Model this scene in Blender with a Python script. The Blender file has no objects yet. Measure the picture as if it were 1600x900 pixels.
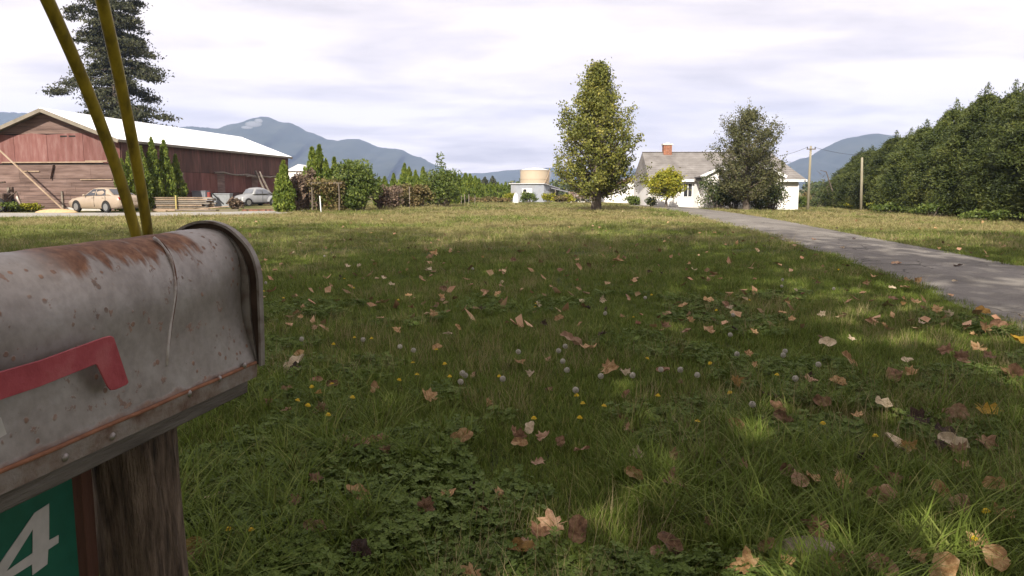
import bpy, bmesh, math, random
import numpy as np
from mathutils import Vector, Matrix, Euler

R = math.radians
scene = bpy.context.scene
C = scene.collection
rng = np.random.default_rng(7)
random.seed(7)

# ------------------------------------------------------------------ camera
F = 1200.0                                   # focal length in photo pixels (photo 1600 wide)
PITCH = math.atan((450 - 294) / F)
CAMH = 1.4
cam_d = bpy.data.cameras.new('camera')
cam = bpy.data.objects.new('camera', cam_d)
C.objects.link(cam)
cam_d.sensor_width = 36.0
cam_d.lens = 36.0 * F / 1600
cam_d.clip_start = 0.05
cam_d.clip_end = 20000
cam.location = (0, 0, CAMH)
cam.rotation_euler = (math.pi / 2 - PITCH, 0, 0)
scene.camera = cam

# ------------------------------------------------------------------ light
SUN_EL = R(36)
SUN_AZ = R(16)         # the light travels towards +Y, this much towards +X: the sun is behind the viewer on the left
scene.view_settings.view_transform = 'Standard'
scene.view_settings.look = 'None'
scene.view_settings.exposure = 1.2
scene.view_settings.gamma = 1.0
scene.view_settings.use_curve_mapping = False
scene.cycles.use_denoising = True
scene.cycles.max_bounces = 6
scene.cycles.diffuse_bounces = 3
scene.cycles.transparent_max_bounces = 8
scene.cycles.volume_bounces = 0
sun_d = bpy.data.lights.new('sun', 'SUN')
sun_d.energy = 3.5
sun_d.angle = R(0.5)
sun_d.color = (1.0, 0.93, 0.82)
sun = bpy.data.objects.new('sun', sun_d)
C.objects.link(sun)
sdir = Vector((math.sin(SUN_AZ) * math.cos(SUN_EL), math.cos(SUN_AZ) * math.cos(SUN_EL), -math.sin(SUN_EL)))
sun.rotation_euler = sdir.to_track_quat('-Z', 'Y').to_euler()
sun.location = (-20, -60, 60)


class NT:
    """small helper round a node tree"""
    def __init__(s, t):
        s.t = t
    def n(s, typ, **kw):
        nd = s.t.nodes.new(typ)
        for k, v in kw.items():
            if k.startswith('i_'):
                key = k[2:]
                key = int(key) if key.isdigit() else key.replace('_', ' ')
                nd.inputs[key].default_value = v
            else:
                setattr(nd, k, v)
        return nd
    def l(s, a, b):
        s.t.links.new(a, b)
    def math(s, op, a, b=None, clamp=False):
        nd = s.t.nodes.new('ShaderNodeMath'); nd.operation = op; nd.use_clamp = clamp
        for i, v in enumerate((a, b)):
            if v is None: continue
            if isinstance(v, (int, float)): nd.inputs[i].default_value = v
            else: s.l(v, nd.inputs[i])
        return nd.outputs[0]
    def noise(s, vec, scale, detail=4, rough=0.55, dist=0.0):
        nd = s.t.nodes.new('ShaderNodeTexNoise')
        nd.inputs['Scale'].default_value = scale; nd.inputs['Detail'].default_value = detail
        nd.inputs['Roughness'].default_value = rough; nd.inputs['Distortion'].default_value = dist
        if vec is not None: s.l(vec, nd.inputs['Vector'])
        return nd.outputs['Fac']
    def ramp(s, fac, stops):
        nd = s.t.nodes.new('ShaderNodeValToRGB')
        el = nd.color_ramp.elements
        while len(el) < len(stops): el.new(0.5)
        for e, (p, c) in zip(el, stops):
            e.position = p; e.color = (*c, 1) if len(c) == 3 else c
        s.l(fac, nd.inputs[0])
        return nd.outputs[0]
    def step(s, fac, a, b):
        nd = s.t.nodes.new('ShaderNodeMapRange'); nd.interpolation_type = 'SMOOTHSTEP'
        nd.inputs[1].default_value = a; nd.inputs[2].default_value = b
        s.l(fac, nd.inputs[0]); return nd.outputs[0]
    def mix(s, fac, a, b, mode='MIX'):
        nd = s.t.nodes.new('ShaderNodeMix'); nd.data_type = 'RGBA'; nd.blend_type = mode
        for v, i in ((fac, 0), (a, 6), (b, 7)):
            if isinstance(v, (int, float)): nd.inputs[i].default_value = v
            elif isinstance(v, tuple): nd.inputs[i].default_value = (*v, 1) if len(v) == 3 else v
            else: s.l(v, nd.inputs[i])
        return nd.outputs[2]


world = bpy.data.worlds.new('World')
scene.world = world
world.use_nodes = True
wt = NT(world.node_tree)
world.node_tree.nodes.clear()
w_out = wt.n('ShaderNodeOutputWorld')
sky = wt.n('ShaderNodeTexSky', sky_type='NISHITA')
sky.sun_disc = False
sky.sun_elevation = SUN_EL
sky.sun_rotation = math.pi + SUN_AZ
bg_sky = wt.n('ShaderNodeBackground', i_Strength=0.10)
wt.l(sky.outputs[0], bg_sky.inputs[0])
tc = wt.n('ShaderNodeTexCoord')
sep = wt.n('ShaderNodeSeparateXYZ')
wt.l(tc.outputs['Generated'], sep.inputs[0])
zz = wt.math('ADD', wt.math('MAXIMUM', sep.outputs[2], 0.0), 0.10)
cx_ = wt.math('DIVIDE', sep.outputs[0], zz)
cy_ = wt.math('DIVIDE', sep.outputs[1], zz)
comb = wt.n('ShaderNodeCombineXYZ')
wt.l(wt.math('MULTIPLY', cx_, 0.75), comb.inputs[0]); wt.l(cy_, comb.inputs[1])
n1 = wt.noise(comb.outputs[0], 0.8, 6, 0.5, 0.6)
n2 = wt.noise(comb.outputs[0], 2.4, 6, 0.6, 0.3)
shade = wt.math('ADD', wt.math('MULTIPLY', n1, 0.72), wt.math('MULTIPLY', n2, 0.28))
ccol = wt.ramp(shade, [(0.34, (0.355, 0.325, 0.345)), (0.42, (0.435, 0.398, 0.41)), (0.49, (0.515, 0.467, 0.47)), (0.57, (0.60, 0.55, 0.55))])
bg_cl = wt.n('ShaderNodeBackground', i_Strength=1.0)
wt.l(ccol, bg_cl.inputs[0])
n3 = wt.noise(comb.outputs[0], 0.55, 5, 0.5, 0.2)
cover = wt.math('ADD', wt.math('MULTIPLY', wt.step(n3, 0.22, 0.40), 0.14), 0.86)
mixs = wt.n('ShaderNodeMixShader')
wt.l(cover, mixs.inputs[0]); wt.l(bg_sky.outputs[0], mixs.inputs[1]); wt.l(bg_cl.outputs[0], mixs.inputs[2])
wt.l(mixs.outputs[0], w_out.inputs[0])

# ------------------------------------------------------------------ geometry of the place
def sstep(a, b, x):
    t = np.clip((np.asarray(x, float) - a) / (b - a), 0, 1)
    return t * t * (3 - 2 * t)

def gz(x, y):
    """height of the ground: flat on the barn side, falling gently towards the house"""
    return -0.006 * np.clip(y, 0, 95) * sstep(5, 24, x)

def ray(px, py):
    a = (px - 800) / F; b = (450 - py) / F
    return a, math.cos(PITCH) + math.sin(PITCH) * b, -math.sin(PITCH) + math.cos(PITCH) * b

def at(px, py, Y):
    d = ray(px, py); t = Y / d[1]
    return Vector((d[0] * t, Y, CAMH + d[2] * t))

def gnd(px, py):
    d = ray(px, py); t = -CAMH / d[2]
    for _ in range(30):
        t = (float(gz(d[0] * t, d[1] * t)) - CAMH) / d[2]
        t = min(t, 400)
    return Vector((d[0] * t, d[1] * t, CAMH + d[2] * t))

def base(px, Y):
    x = (px - 800) / F * Y
    return Vector((x, Y, float(gz(x, Y))))

# ------------------------------------------------------------------ materials
MATS = {}
def mat(name, cols, scale=4.0, rough=0.8, metal=0.0, bump=0.0, bscale=None, stretch=(1, 1, 1), spec=0.3, island=0.0, transl=0.0, detail=5, rnd=0.0, coord='Object', range_=(0.3, 0.7)):
    if name in MATS: return MATS[name]
    m = bpy.data.materials.new(name); m.use_nodes = True
    t = NT(m.node_tree); m.node_tree.nodes.clear()
    out = t.n('ShaderNodeOutputMaterial')
    p = t.n('ShaderNodeBsdfPrincipled', i_Roughness=rough, i_Metallic=metal)
    p.inputs['Specular IOR Level'].default_value = spec
    tcn = t.n('ShaderNodeTexCoord')
    mp = t.n('ShaderNodeMapping'); mp.inputs['Scale'].default_value = stretch
    t.l(tcn.outputs[coord], mp.inputs[0])
    nz = t.noise(mp.outputs[0], scale, detail, 0.6)
    k = len(cols)
    if k == 1:
        cols = [tuple(c * 0.85 for c in cols[0]), tuple(min(1, c * 1.15) for c in cols[0])]; k = 2
    a, b = range_
    c = t.ramp(nz, [(a + (b - a) * i / (k - 1), cc) for i, cc in enumerate(cols)])
    if island:
        g = t.n('ShaderNodeNewGeometry')
        v = t.math('ADD', t.math('MULTIPLY', g.outputs['Random Per Island'], island), 1 - island / 2)
        hv = t.n('ShaderNodeHueSaturation')
        t.l(v, hv.inputs['Value']); t.l(c, hv.inputs['Color'])
        t.l(t.math('ADD', t.math('MULTIPLY', g.outputs['Random Per Island'], -0.035), 0.5175), hv.inputs['Hue'])
        c = hv.outputs[0]
    if rnd:
        oi = t.n('ShaderNodeObjectInfo')
        hv = t.n('ShaderNodeHueSaturation')
        t.l(t.math('ADD', t.math('MULTIPLY', oi.outputs['Random'], rnd), 1 - rnd / 2), hv.inputs['Value']); t.l(c, hv.inputs['Color'])
        c = hv.outputs[0]
    t.l(c, p.inputs['Base Color'])
    if bump:
        bn = t.n('ShaderNodeBump', i_Strength=bump, i_Distance=0.02)
        t.l(t.noise(mp.outputs[0], bscale or scale * 4, 4, 0.6), bn.inputs['Height'])
        t.l(bn.outputs[0], p.inputs['Normal'])
    if transl:
        tr = t.n('ShaderNodeBsdfTranslucent'); t.l(c, tr.inputs[0])
        ms = t.n('ShaderNodeMixShader', i_0=transl)
        t.l(p.outputs[0], ms.inputs[1]); t.l(tr.outputs[0], ms.inputs[2]); t.l(ms.outputs[0], out.inputs[0])
    else:
        t.l(p.outputs[0], out.inputs[0])
    MATS[name] = m
    return m

def plain(name, col, rough=0.6, metal=0.0, spec=0.3):
    return mat(name, [tuple(c * 0.9 for c in col), tuple(min(1, c * 1.08) for c in col)], 6, rough, metal, spec=spec)

# ------------------------------------------------------------------ object helpers
def link(name, me, parent=None, m=None):
    o = bpy.data.objects.new(name, me)
    C.objects.link(o)
    if m is not None:
        me.materials.clear(); me.materials.append(m)
    if parent is not None: o.parent = parent
    return o

def tag(o, label=None, cat=None, group=None, kind=None):
    if label: o['label'] = label
    if cat: o['category'] = cat
    if group: o['group'] = group
    if kind: o['kind'] = kind
    return o

def thing(name, label, cat, loc=(0, 0, 0), rz=0.0, group=None):
    o = bpy.data.objects.new(name, None); C.objects.link(o)
    o.empty_display_size = 0.2
    o.location = loc; o.rotation_euler = (0, 0, rz)
    return tag(o, label, cat, group)

def dup(root, loc, rz=None, label=None, group=None, scale=None):
    r = root.copy(); C.objects.link(r); r.location = loc
    if rz is not None: r.rotation_euler = (0, 0, rz)
    if scale is not None: r.scale = scale if hasattr(scale, '__len__') else (scale,) * 3
    if label: r['label'] = label
    if group: r['group'] = group
    for ch in list(root.children):
        c = ch.copy(); C.objects.link(c); c.parent = r
        for g in list(ch.children):
            d = g.copy(); C.objects.link(d); d.parent = c
    return r

class MB:
    """collects vertices and faces of one mesh"""
    def __init__(s): s.v = []; s.f = []
    def add(s, V, Fs):
        o = len(s.v); s.v += [tuple(p) for p in V]; s.f += [tuple(i + o for i in f) for f in Fs]; return s
    def box(s, x0, x1, y0, y1, z0, z1, M=None):
        V = [(x, y, z) for z in (z0, z1) for x, y in ((x0, y0), (x1, y0), (x1, y1), (x0, y1))]
        if M is not None: V = [M @ Vector(p) for p in V]
        return s.add(V, [(3, 2, 1, 0), (4, 5, 6, 7), (0, 1, 5, 4), (1, 2, 6, 5), (2, 3, 7, 6), (3, 0, 4, 7)])
    def bar(s, a, b, w, h, up=(0, 0, 1)):
        a = Vector(a); b = Vector(b); d = (b - a); L = d.length; d.normalize()
        u = Vector(up)
        sd = d.cross(u)
        if sd.length < 1e-4: sd = d.cross(Vector((1, 0, 0)))
        sd.normalize(); u = sd.cross(d)
        V = []
        for p in (a, b):
            for i, j in ((-1, -1), (1, -1), (1, 1), (-1, 1)):
                V.append(p + sd * (w / 2 * i) + u * (h / 2 * j))
        return s.add(V, [(3, 2, 1, 0), (4, 5, 6, 7), (0, 1, 5, 4), (1, 2, 6, 5), (2, 3, 7, 6), (3, 0, 4, 7)])
    def tube(s, pts, rad, n=8, cap=True):
        pts = [Vector(p) for p in pts]
        if not hasattr(rad, '__len__'): rad = [rad] * len(pts)
        V = []; Fs = []
        for i, p in enumerate(pts):
            d = (pts[min(i + 1, len(pts) - 1)] - pts[max(i - 1, 0)])
            if d.length < 1e-9: d = Vector((0, 0, 1))
            d.normalize()
            a = d.cross(Vector((0, 1, 0))) if abs(d.y) < 0.9 else d.cross(Vector((1, 0, 0)))
            a.normalize(); b = d.cross(a)
            for k in range(n):
                t = 2 * math.pi * k / n
                V.append(p + a * (rad[i] * math.cos(t)) + b * (rad[i] * math.sin(t)))
        for i in range(len(pts) - 1):
            for k in range(n):
                k2 = (k + 1) % n
                Fs.append((i * n + k, i * n + k2, (i + 1) * n + k2, (i + 1) * n + k))
        if cap:
            Fs.append(tuple(range(n - 1, -1, -1))); Fs.append(tuple(range((len(pts) - 1) * n, len(pts) * n)))
        return s.add(V, Fs)
    def prism(s, poly, off):
        """polygon (3-D points) given a thickness vector"""
        n = len(poly); P = [Vector(p) for p in poly]; o = Vector(off)
        V = P + [p + o for p in P]
        Fs = [tuple(range(n - 1, -1, -1)), tuple(range(n, 2 * n))]
        for i in range(n): Fs.append((i, (i + 1) % n, n + (i + 1) % n, n + i))
        return s.add(V, Fs)
    def loft(s, rings, close=True, caps=True):
        n = len(rings[0]); V = [p for r in rings for p in r]; Fs = []
        for i in range(len(rings) - 1):
            for k in range(n if close else n - 1):
                k2 = (k + 1) % n
                Fs.append((i * n + k, i * n + k2, (i + 1) * n + k2, (i + 1) * n + k))
        if caps:
            Fs.append(tuple(range(n - 1, -1, -1))); Fs.append(tuple(range((len(rings) - 1) * n, len(rings) * n)))
        return s.add(V, Fs)
    def ball(s, c, r, nu=10, nv=6, v0=-1.0, v1=1.0):
        c = Vector(c)
        if not hasattr(r, '__len__'): r = (r, r, r)
        V = []; Fs = []
        for j in range(nv + 1):
            ph = math.pi / 2 * (v0 + (v1 - v0) * j / nv)
            for i in range(nu):
                t = 2 * math.pi * i / nu
                V.append((c.x + r[0] * math.cos(ph) * math.cos(t), c.y + r[1] * math.cos(ph) * math.sin(t), c.z + r[2] * math.sin(ph)))
        for j in range(nv):
            for i in range(nu):
                i2 = (i + 1) % nu
                Fs.append((j * nu + i, j * nu + i2, (j + 1) * nu + i2, (j + 1) * nu + i))
        return s.add(V, Fs)
    def mesh(s, name):
        me = bpy.data.meshes.new(name); me.from_pydata([tuple(p) for p in s.v], [], s.f)
        return me
    def build(s, name, m, parent=None, smooth=False, fix=True, bevel=0.0):
        me = s.mesh(name)
        if fix or bevel:
            bm = bmesh.new(); bm.from_mesh(me)
            bmesh.ops.recalc_face_normals(bm, faces=bm.faces)
            if bevel:
                bmesh.ops.bevel(bm, geom=list(bm.edges), offset=bevel, segments=1, affect='EDGES', clamp_overlap=True)
            bm.to_mesh(me); bm.free()
        if smooth:
            me.polygons.foreach_set('use_smooth', [True] * len(me.polygons))
        return link(name, me, parent, m)

def np_mesh(name, V, Q):
    """mesh from numpy arrays; Q has 3 or 4 columns"""
    me = bpy.data.meshes.new(name)
    k = Q.shape[1]
    me.vertices.add(len(V)); me.vertices.foreach_set('co', np.asarray(V, np.float32).ravel())
    me.loops.add(Q.size); me.loops.foreach_set('vertex_index', Q.astype(np.int32).ravel())
    me.polygons.add(len(Q))
    me.polygons.foreach_set('loop_start', np.arange(0, Q.size, k, dtype=np.int32))
    me.update(calc_edges=True)
    return me

def unit(a):
    return a / np.maximum(np.linalg.norm(a, axis=-1, keepdims=True), 1e-9)

def cards(P, L, W, bias=(0, 0, 0), jit=1.0, g=None, size_var=0.5):
    """one small leaf-shaped face for each point"""
    g = g or rng
    n = len(P)
    d = unit(g.normal(size=(n, 3)) * jit + np.asarray(bias))
    s = unit(np.cross(d, g.normal(size=(n, 3))))
    k = (1 - size_var / 2 + size_var * g.random((n, 1)))
    l = d * (L / 2) * k; w = s * (W / 2) * k
    V = np.stack([P - l, P + w - l * 0.15, P + l, P - w - l * 0.15], 1).reshape(-1, 3)
    return V, np.arange(4 * n).reshape(n, 4)

def leaves_obj(name, P, L, W, m, parent, bias=(0, 0, 0), jit=1.0):
    V, Q = cards(P, L, W, bias, jit)
    return link(name, np_mesh(name, V, Q), parent, m)

# ------------------------------------------------------------------ material set
M_bark = mat('bark', [(0.05, 0.04, 0.032), (0.12, 0.095, 0.075), (0.19, 0.16, 0.13)], 6, 0.95, bump=0.6, stretch=(3, 3, 0.7))
M_leaf_olive = mat('leaf_olive', [(0.085, 0.10, 0.02), (0.16, 0.17, 0.032), (0.28, 0.26, 0.06)], 0.9, 0.55, island=0.95, transl=0.25)
M_leaf_grey = mat('leaf_greyolive', [(0.05, 0.055, 0.018), (0.09, 0.094, 0.033), (0.14, 0.13, 0.062)], 0.9, 0.6, island=0.7, transl=0.2)
M_leaf_maple = mat('leaf_maple', [(0.05, 0.08, 0.02), (0.10, 0.12, 0.03)], 0.6, 0.6, island=0.5, transl=0.25)
M_leaf_yellow = mat('leaf_yellowgreen', [(0.14, 0.15, 0.012), (0.25, 0.25, 0.02), (0.36, 0.31, 0.03)], 2, 0.55, island=0.6, transl=0.25)
M_leaf_shrub = mat('leaf_shrub', [(0.05, 0.078, 0.014), (0.095, 0.13, 0.024), (0.155, 0.19, 0.042)], 1.6, 0.55, island=0.6, transl=0.25)
M_leaf_darkshrub = mat('leaf_darkshrub', [(0.035, 0.06, 0.02), (0.075, 0.10, 0.03), (0.12, 0.10, 0.05)], 1.6, 0.55, island=0.6, transl=0.2)
M_leaf_dead = mat('leaf_dead', [(0.08, 0.056, 0.038), (0.155, 0.11, 0.075), (0.22, 0.165, 0.12)], 1.6, 0.8, island=0.6, transl=0.1)
M_leaf_vine = mat('leaf_vine', [(0.06, 0.06, 0.02), (0.15, 0.12, 0.045), (0.22, 0.15, 0.07)], 1.6, 0.8, island=0.6, transl=0.15)
M_arbor = mat('leaf_arborvitae', [(0.062, 0.094, 0.011), (0.12, 0.162, 0.02), (0.20, 0.235, 0.036)], 1.2, 0.6, island=0.6, transl=0.15)
M_cedar = mat('leaf_cedar', [(0.019, 0.028, 0.007), (0.044, 0.060, 0.012), (0.09, 0.108, 0.022), (0.12, 0.10, 0.034)], 0.55, 0.6, rnd=.25, range_=(.28, .80), island=0.9, transl=0.12)
M_fir = mat('leaf_fir', [(0.026, 0.030, 0.013), (0.048, 0.052, 0.022), (0.085, 0.085, 0.038)], 0.6, 0.65, island=0.6, transl=0.08)
M_roof_white = mat('roof_metal', [(0.78, 0.78, 0.80), (0.84, 0.84, 0.85)], 0.6, 0.45, spec=0.5)
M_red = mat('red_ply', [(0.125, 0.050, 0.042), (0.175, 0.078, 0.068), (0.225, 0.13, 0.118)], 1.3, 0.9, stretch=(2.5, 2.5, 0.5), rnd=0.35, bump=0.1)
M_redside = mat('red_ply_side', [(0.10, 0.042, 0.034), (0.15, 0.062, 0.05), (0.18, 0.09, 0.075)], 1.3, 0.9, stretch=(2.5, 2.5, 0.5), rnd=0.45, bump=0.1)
M_brown_eaveshade = mat('brown_board_eave_shade', [(0.07, 0.04, 0.032), (0.105, 0.055, 0.044), (0.15, 0.07, 0.056)], 1.3, 0.9, stretch=(2.5, 2.5, 0.5), rnd=0.5, bump=0.1)  # eave shadow painted into the upper side panels; lower row itself dark brown
M_brownbd = mat('brown_board', [(0.085, 0.054, 0.044), (0.14, 0.092, 0.077), (0.20, 0.138, 0.118)], 1.2, 0.9, stretch=(0.5, 0.5, 4), rnd=0.35, bump=0.15)
M_greywood = mat('grey_wood', [(0.12, 0.098, 0.078), (0.19, 0.16, 0.13), (0.27, 0.23, 0.185)], 2, 0.9, stretch=(0.6, 4, 4), rnd=0.3, bump=0.15)
M_tanwood = mat('tan_wood', [(0.22, 0.155, 0.10), (0.31, 0.225, 0.155), (0.38, 0.29, 0.21)], 2, 0.85, rnd=0.3)
M_fascia = mat('fascia', [(0.16, 0.14, 0.11), (0.24, 0.21, 0.165)], 2, 0.9)
M_dark = plain('dark_void', (0.02, 0.018, 0.016), 0.9)
M_concrete = mat('concrete', [(0.36, 0.34, 0.31), (0.5, 0.47, 0.43)], 2, 0.9)
M_white = mat('white_paint', [(0.66, 0.62, 0.58), (0.76, 0.73, 0.70), (0.80, 0.78, 0.76)], 1.2, 0.7, spec=0.3)
M_whitetrim = mat('white_trim', [(0.74, 0.73, 0.72), (0.82, 0.81, 0.80)], 2, 0.6)
M_shingle = mat('shingle', [(0.135, 0.122, 0.112), (0.185, 0.17, 0.158), (0.235, 0.218, 0.205)], 1.1, 0.95, bump=0.3, bscale=30, detail=8)
M_brick = mat('chimney_brick', [(0.24, 0.10, 0.06), (0.33, 0.15, 0.09)], 5, 0.9, rnd=0.3)
M_cap = plain('chimney_cap', (0.55, 0.52, 0.48), 0.9)
M_glass = mat('window_glass', [(0.02, 0.022, 0.026), (0.05, 0.05, 0.055)], 1.5, 0.12, spec=0.6)
M_grey_glass = mat('grey_glass', [(0.12, 0.13, 0.15), (0.2, 0.21, 0.24)], 1.5, 0.2, spec=0.6)
M_corr = mat('corrugated', [(0.30, 0.32, 0.36), (0.40, 0.42, 0.46), (0.34, 0.33, 0.33)], 0.8, 0.55, metal=0.3)
M_tank = mat('tank_cream', [(0.40, 0.325, 0.235), (0.46, 0.38, 0.28)], 0.5, 0.6)
M_oldpost = mat('old_post', [(0.10, 0.08, 0.06), (0.18, 0.15, 0.115)], 4, 0.9)
M_pole = mat('pole_wood', [(0.20, 0.175, 0.12), (0.28, 0.25, 0.18)], 2, 0.9, stretch=(3, 3, 0.4))
M_wire = plain('wire', (0.03, 0.03, 0.035), 0.7)

# ------------------------------------------------------------------ ground, drive, gravel
def ground_material():
    m = bpy.data.materials.new('lawn_soil'); m.use_nodes = True
    t = NT(m.node_tree); m.node_tree.nodes.clear()
    out = t.n('ShaderNodeOutputMaterial'); p = t.n('ShaderNodeBsdfPrincipled', i_Roughness=0.95)
    p.inputs['Specular IOR Level'].default_value = 0.1
    g = t.n('ShaderNodeNewGeometry')
    a = t.noise(g.outputs['Position'], 0.16, 5, 0.6, 0.4)
    b = t.noise(g.outputs['Position'], 2.2, 5, 0.65)
    c = t.noise(g.outputs['Position'], 22, 4, 0.6)
    s = t.n('ShaderNodeSeparateXYZ'); t.l(g.outputs['Position'], s.inputs[0])
    dry = t.math('MULTIPLY', t.step(s.outputs[1], 16, 34), t.step(a, 0.36, 0.60))
    green = t.ramp(b, [(0.3, (0.035, 0.048, 0.013)), (0.55, (0.07, 0.085, 0.022)), (0.72, (0.11, 0.105, 0.04))])
    tan = t.ramp(b, [(0.3, (0.20, 0.165, 0.07)), (0.6, (0.33, 0.265, 0.13)), (0.75, (0.21, 0.19, 0.075))])
    col = t.mix(t.math('MULTIPLY', dry, 0.85), green, tan)
    col = t.mix(0.55, col, t.ramp(c, [(0.3, (0.25, 0.25, 0.25)), (0.7, (1.3, 1.3, 1.3))]), 'MULTIPLY')
    t.l(col, p.inputs['Base Color'])
    bn = t.n('ShaderNodeBump', i_Strength=0.8, i_Distance=0.05); t.l(c, bn.inputs['Height']); t.l(bn.outputs[0], p.inputs['Normal'])
    t.l(p.outputs[0], out.inputs[0])
    return m

xs = np.concatenate([-np.geomspace(2900, 42, 24), np.arange(-41, 42, 1.0), np.geomspace(42, 2900, 24)])
ys = np.concatenate([np.linspace(-60, -4, 15), np.arange(-3, 96, 1.0), np.geomspace(96, 3300, 26)])
GX, GY = np.meshgrid(xs, ys)
GZ = gz(GX, GY)
V = np.stack([GX, GY, GZ], -1).reshape(-1, 3)
nx = len(xs)
ii = (np.arange(len(ys) - 1)[:, None] * nx + np.arange(nx - 1)[None, :]).ravel()
Q = np.stack([ii, ii + 1, ii + nx + 1, ii + nx], 1)
tag(link('ground', np_mesh('ground', V, Q), None, ground_material()), kind='structure')

def resample(pts, n):
    P = np.array([tuple(p) for p in pts], float)
    d = np.concatenate([[0], np.cumsum(np.linalg.norm(np.diff(P, axis=0), axis=1))])
    u = np.linspace(0, d[-1], n)
    return np.stack([np.interp(u, d, P[:, k]) for k in range(P.shape[1])], 1)

def smooth_line(P, k=3):
    for _ in range(k):
        Q_ = P.copy(); Q_[1:-1] = (P[:-2] + 2 * P[1:-1] + P[2:]) / 4; P = Q_
    return P

DL = [(2.6, -4), (3.6, 1.0)] + [tuple(gnd(*p)[:2]) for p in ((1600, 522), (1515, 486), (1440, 450), (1320, 408), (1200, 367), (1120, 346.5), (1060, 331.5), (1020, 324.8), (980, 321.4))]
DR = [(8.2, -4), (8.7, 1.0)] + [tuple(gnd(*p)[:2]) for p in ((1600, 417), (1500, 397.5), (1362, 372), (1213, 343), (1129, 330), (1075, 324.3), (1020, 320.6))]
ND = 90
dl = smooth_line(resample(DL, ND)); dr = smooth_line(resample(DR, ND))
dl[:, 0] += 0.10 * np.sin(np.arange(ND) * 1.7) * 0.5; 
NW = 9
V = []; 
for i in range(ND):
    for j in range(NW):
        t = j / (NW - 1)
        p = dl[i] * (1 - t) + dr[i] * t
        V.append((p[0], p[1], float(gz(p[0], p[1])) + 0.012 + 0.03 * math.sin(math.pi * t)))
V = np.array(V)
ii = (np.arange(ND - 1)[:, None] * NW + np.arange(NW - 1)[None, :]).ravel()
Q = np.stack([ii, ii + 1, ii + NW + 1, ii + NW], 1)
def drive_material():
    m = bpy.data.materials.new('asphalt_old'); m.use_nodes = True
    t = NT(m.node_tree); m.node_tree.nodes.clear()
    out = t.n('ShaderNodeOutputMaterial'); p = t.n('ShaderNodeBsdfPrincipled', i_Roughness=.92)
    p.inputs['Specular IOR Level'].default_value = .2
    o = t.n('ShaderNodeNewGeometry').outputs['Position']
    mp = t.n('ShaderNodeMapping'); mp.inputs['Scale'].default_value = (1, .3, 1); t.l(o, mp.inputs[0])
    wear = t.noise(mp.outputs[0], .8, 6, .6, .3); grit = t.noise(o, 70, 3, .7); mid = t.noise(o, 9, 5, .65)
    c = t.ramp(wear, [(.3, (.115, .106, .093)), (.5, (.165, .152, .134)), (.7, (.22, .205, .182))])
    c = t.mix(.7, c, t.ramp(grit, [(.3, (.55, .55, .55)), (.5, (1, 1, 1)), (.72, (1.7, 1.65, 1.6))]), 'MULTIPLY')
    c = t.mix(.5, c, t.ramp(mid, [(.3, (.7, .68, .66)), (.7, (1.25, 1.25, 1.25))]), 'MULTIPLY')
    ws = t.n('ShaderNodeVectorMath', operation='ADD'); t.l(o, ws.inputs[0])
    nn = t.n('ShaderNodeTexNoise'); nn.inputs['Scale'].default_value = 1.3; nn.inputs['Detail'].default_value = 5; t.l(o, nn.inputs['Vector']); t.l(nn.outputs['Color'], ws.inputs[1])
    vo = t.n('ShaderNodeTexVoronoi', feature='DISTANCE_TO_EDGE'); vo.inputs['Scale'].default_value = .55; t.l(ws.outputs[0], vo.inputs['Vector'])
    crack = t.math('MULTIPLY', t.math('SUBTRACT', 1, t.step(vo.outputs['Distance'], .004, .016)), t.step(t.noise(o, .35, 2), .42, .55))
    c = t.mix(t.math('MULTIPLY', crack, .8), c, (.045, .04, .034))
    t.l(c, p.inputs['Base Color'])
    bn = t.n('ShaderNodeBump', i_Strength=.5, i_Distance=.01); t.l(t.math('SUBTRACT', grit, t.math('MULTIPLY', crack, 2)), bn.inputs['Height']); t.l(bn.outputs[0], p.inputs['Normal'])
    t.l(p.outputs[0], out.inputs[0]); return m
M_drive = drive_material()
me = np_mesh('driveway', V, Q); me.polygons.foreach_set('use_smooth', [True] * len(me.polygons))
tag(link('driveway', me, None, M_drive), kind='structure')

GR_N = [(-44, 35.0), (-30, 36.5), (-22, 37.5), (-16, 39), (-12.5, 42)]
GR_F = [(-44, 43.5), (-30, 43.6), (-22, 43.8), (-16, 46), (-13, 49)]
gn_ = resample(GR_N, 30); gf_ = resample(GR_F, 30)
V = []
for i in range(30):
    for t in (0, .33, .66, 1):
        p = gn_[i] * (1 - t) + gf_[i] * t
        V.append((p[0], p[1] + rng.normal() * 0.12, float(gz(p[0], p[1])) + 0.02))
ii = (np.arange(29)[:, None] * 4 + np.arange(3)[None, :]).ravel()
Q = np.stack([ii, ii + 4, ii + 5, ii + 1], 1)
M_gravel = mat('gravel', [(0.20, 0.185, 0.165), (0.30, 0.285, 0.26), (0.36, 0.34, 0.30)], 1.2, 0.95, bump=0.4, bscale=30, detail=8)
tag(link('gravel_road', np_mesh('gravel_road', np.array(V), Q), None, M_gravel), kind='structure')

# ------------------------------------------------------------------ mountains
def forest_slope():
    return mat('mountain_forest', [(0.015, 0.024, 0.015), (0.028, 0.038, 0.024), (0.045, 0.052, 0.034)], 0.012, 0.95, detail=9)

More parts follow.
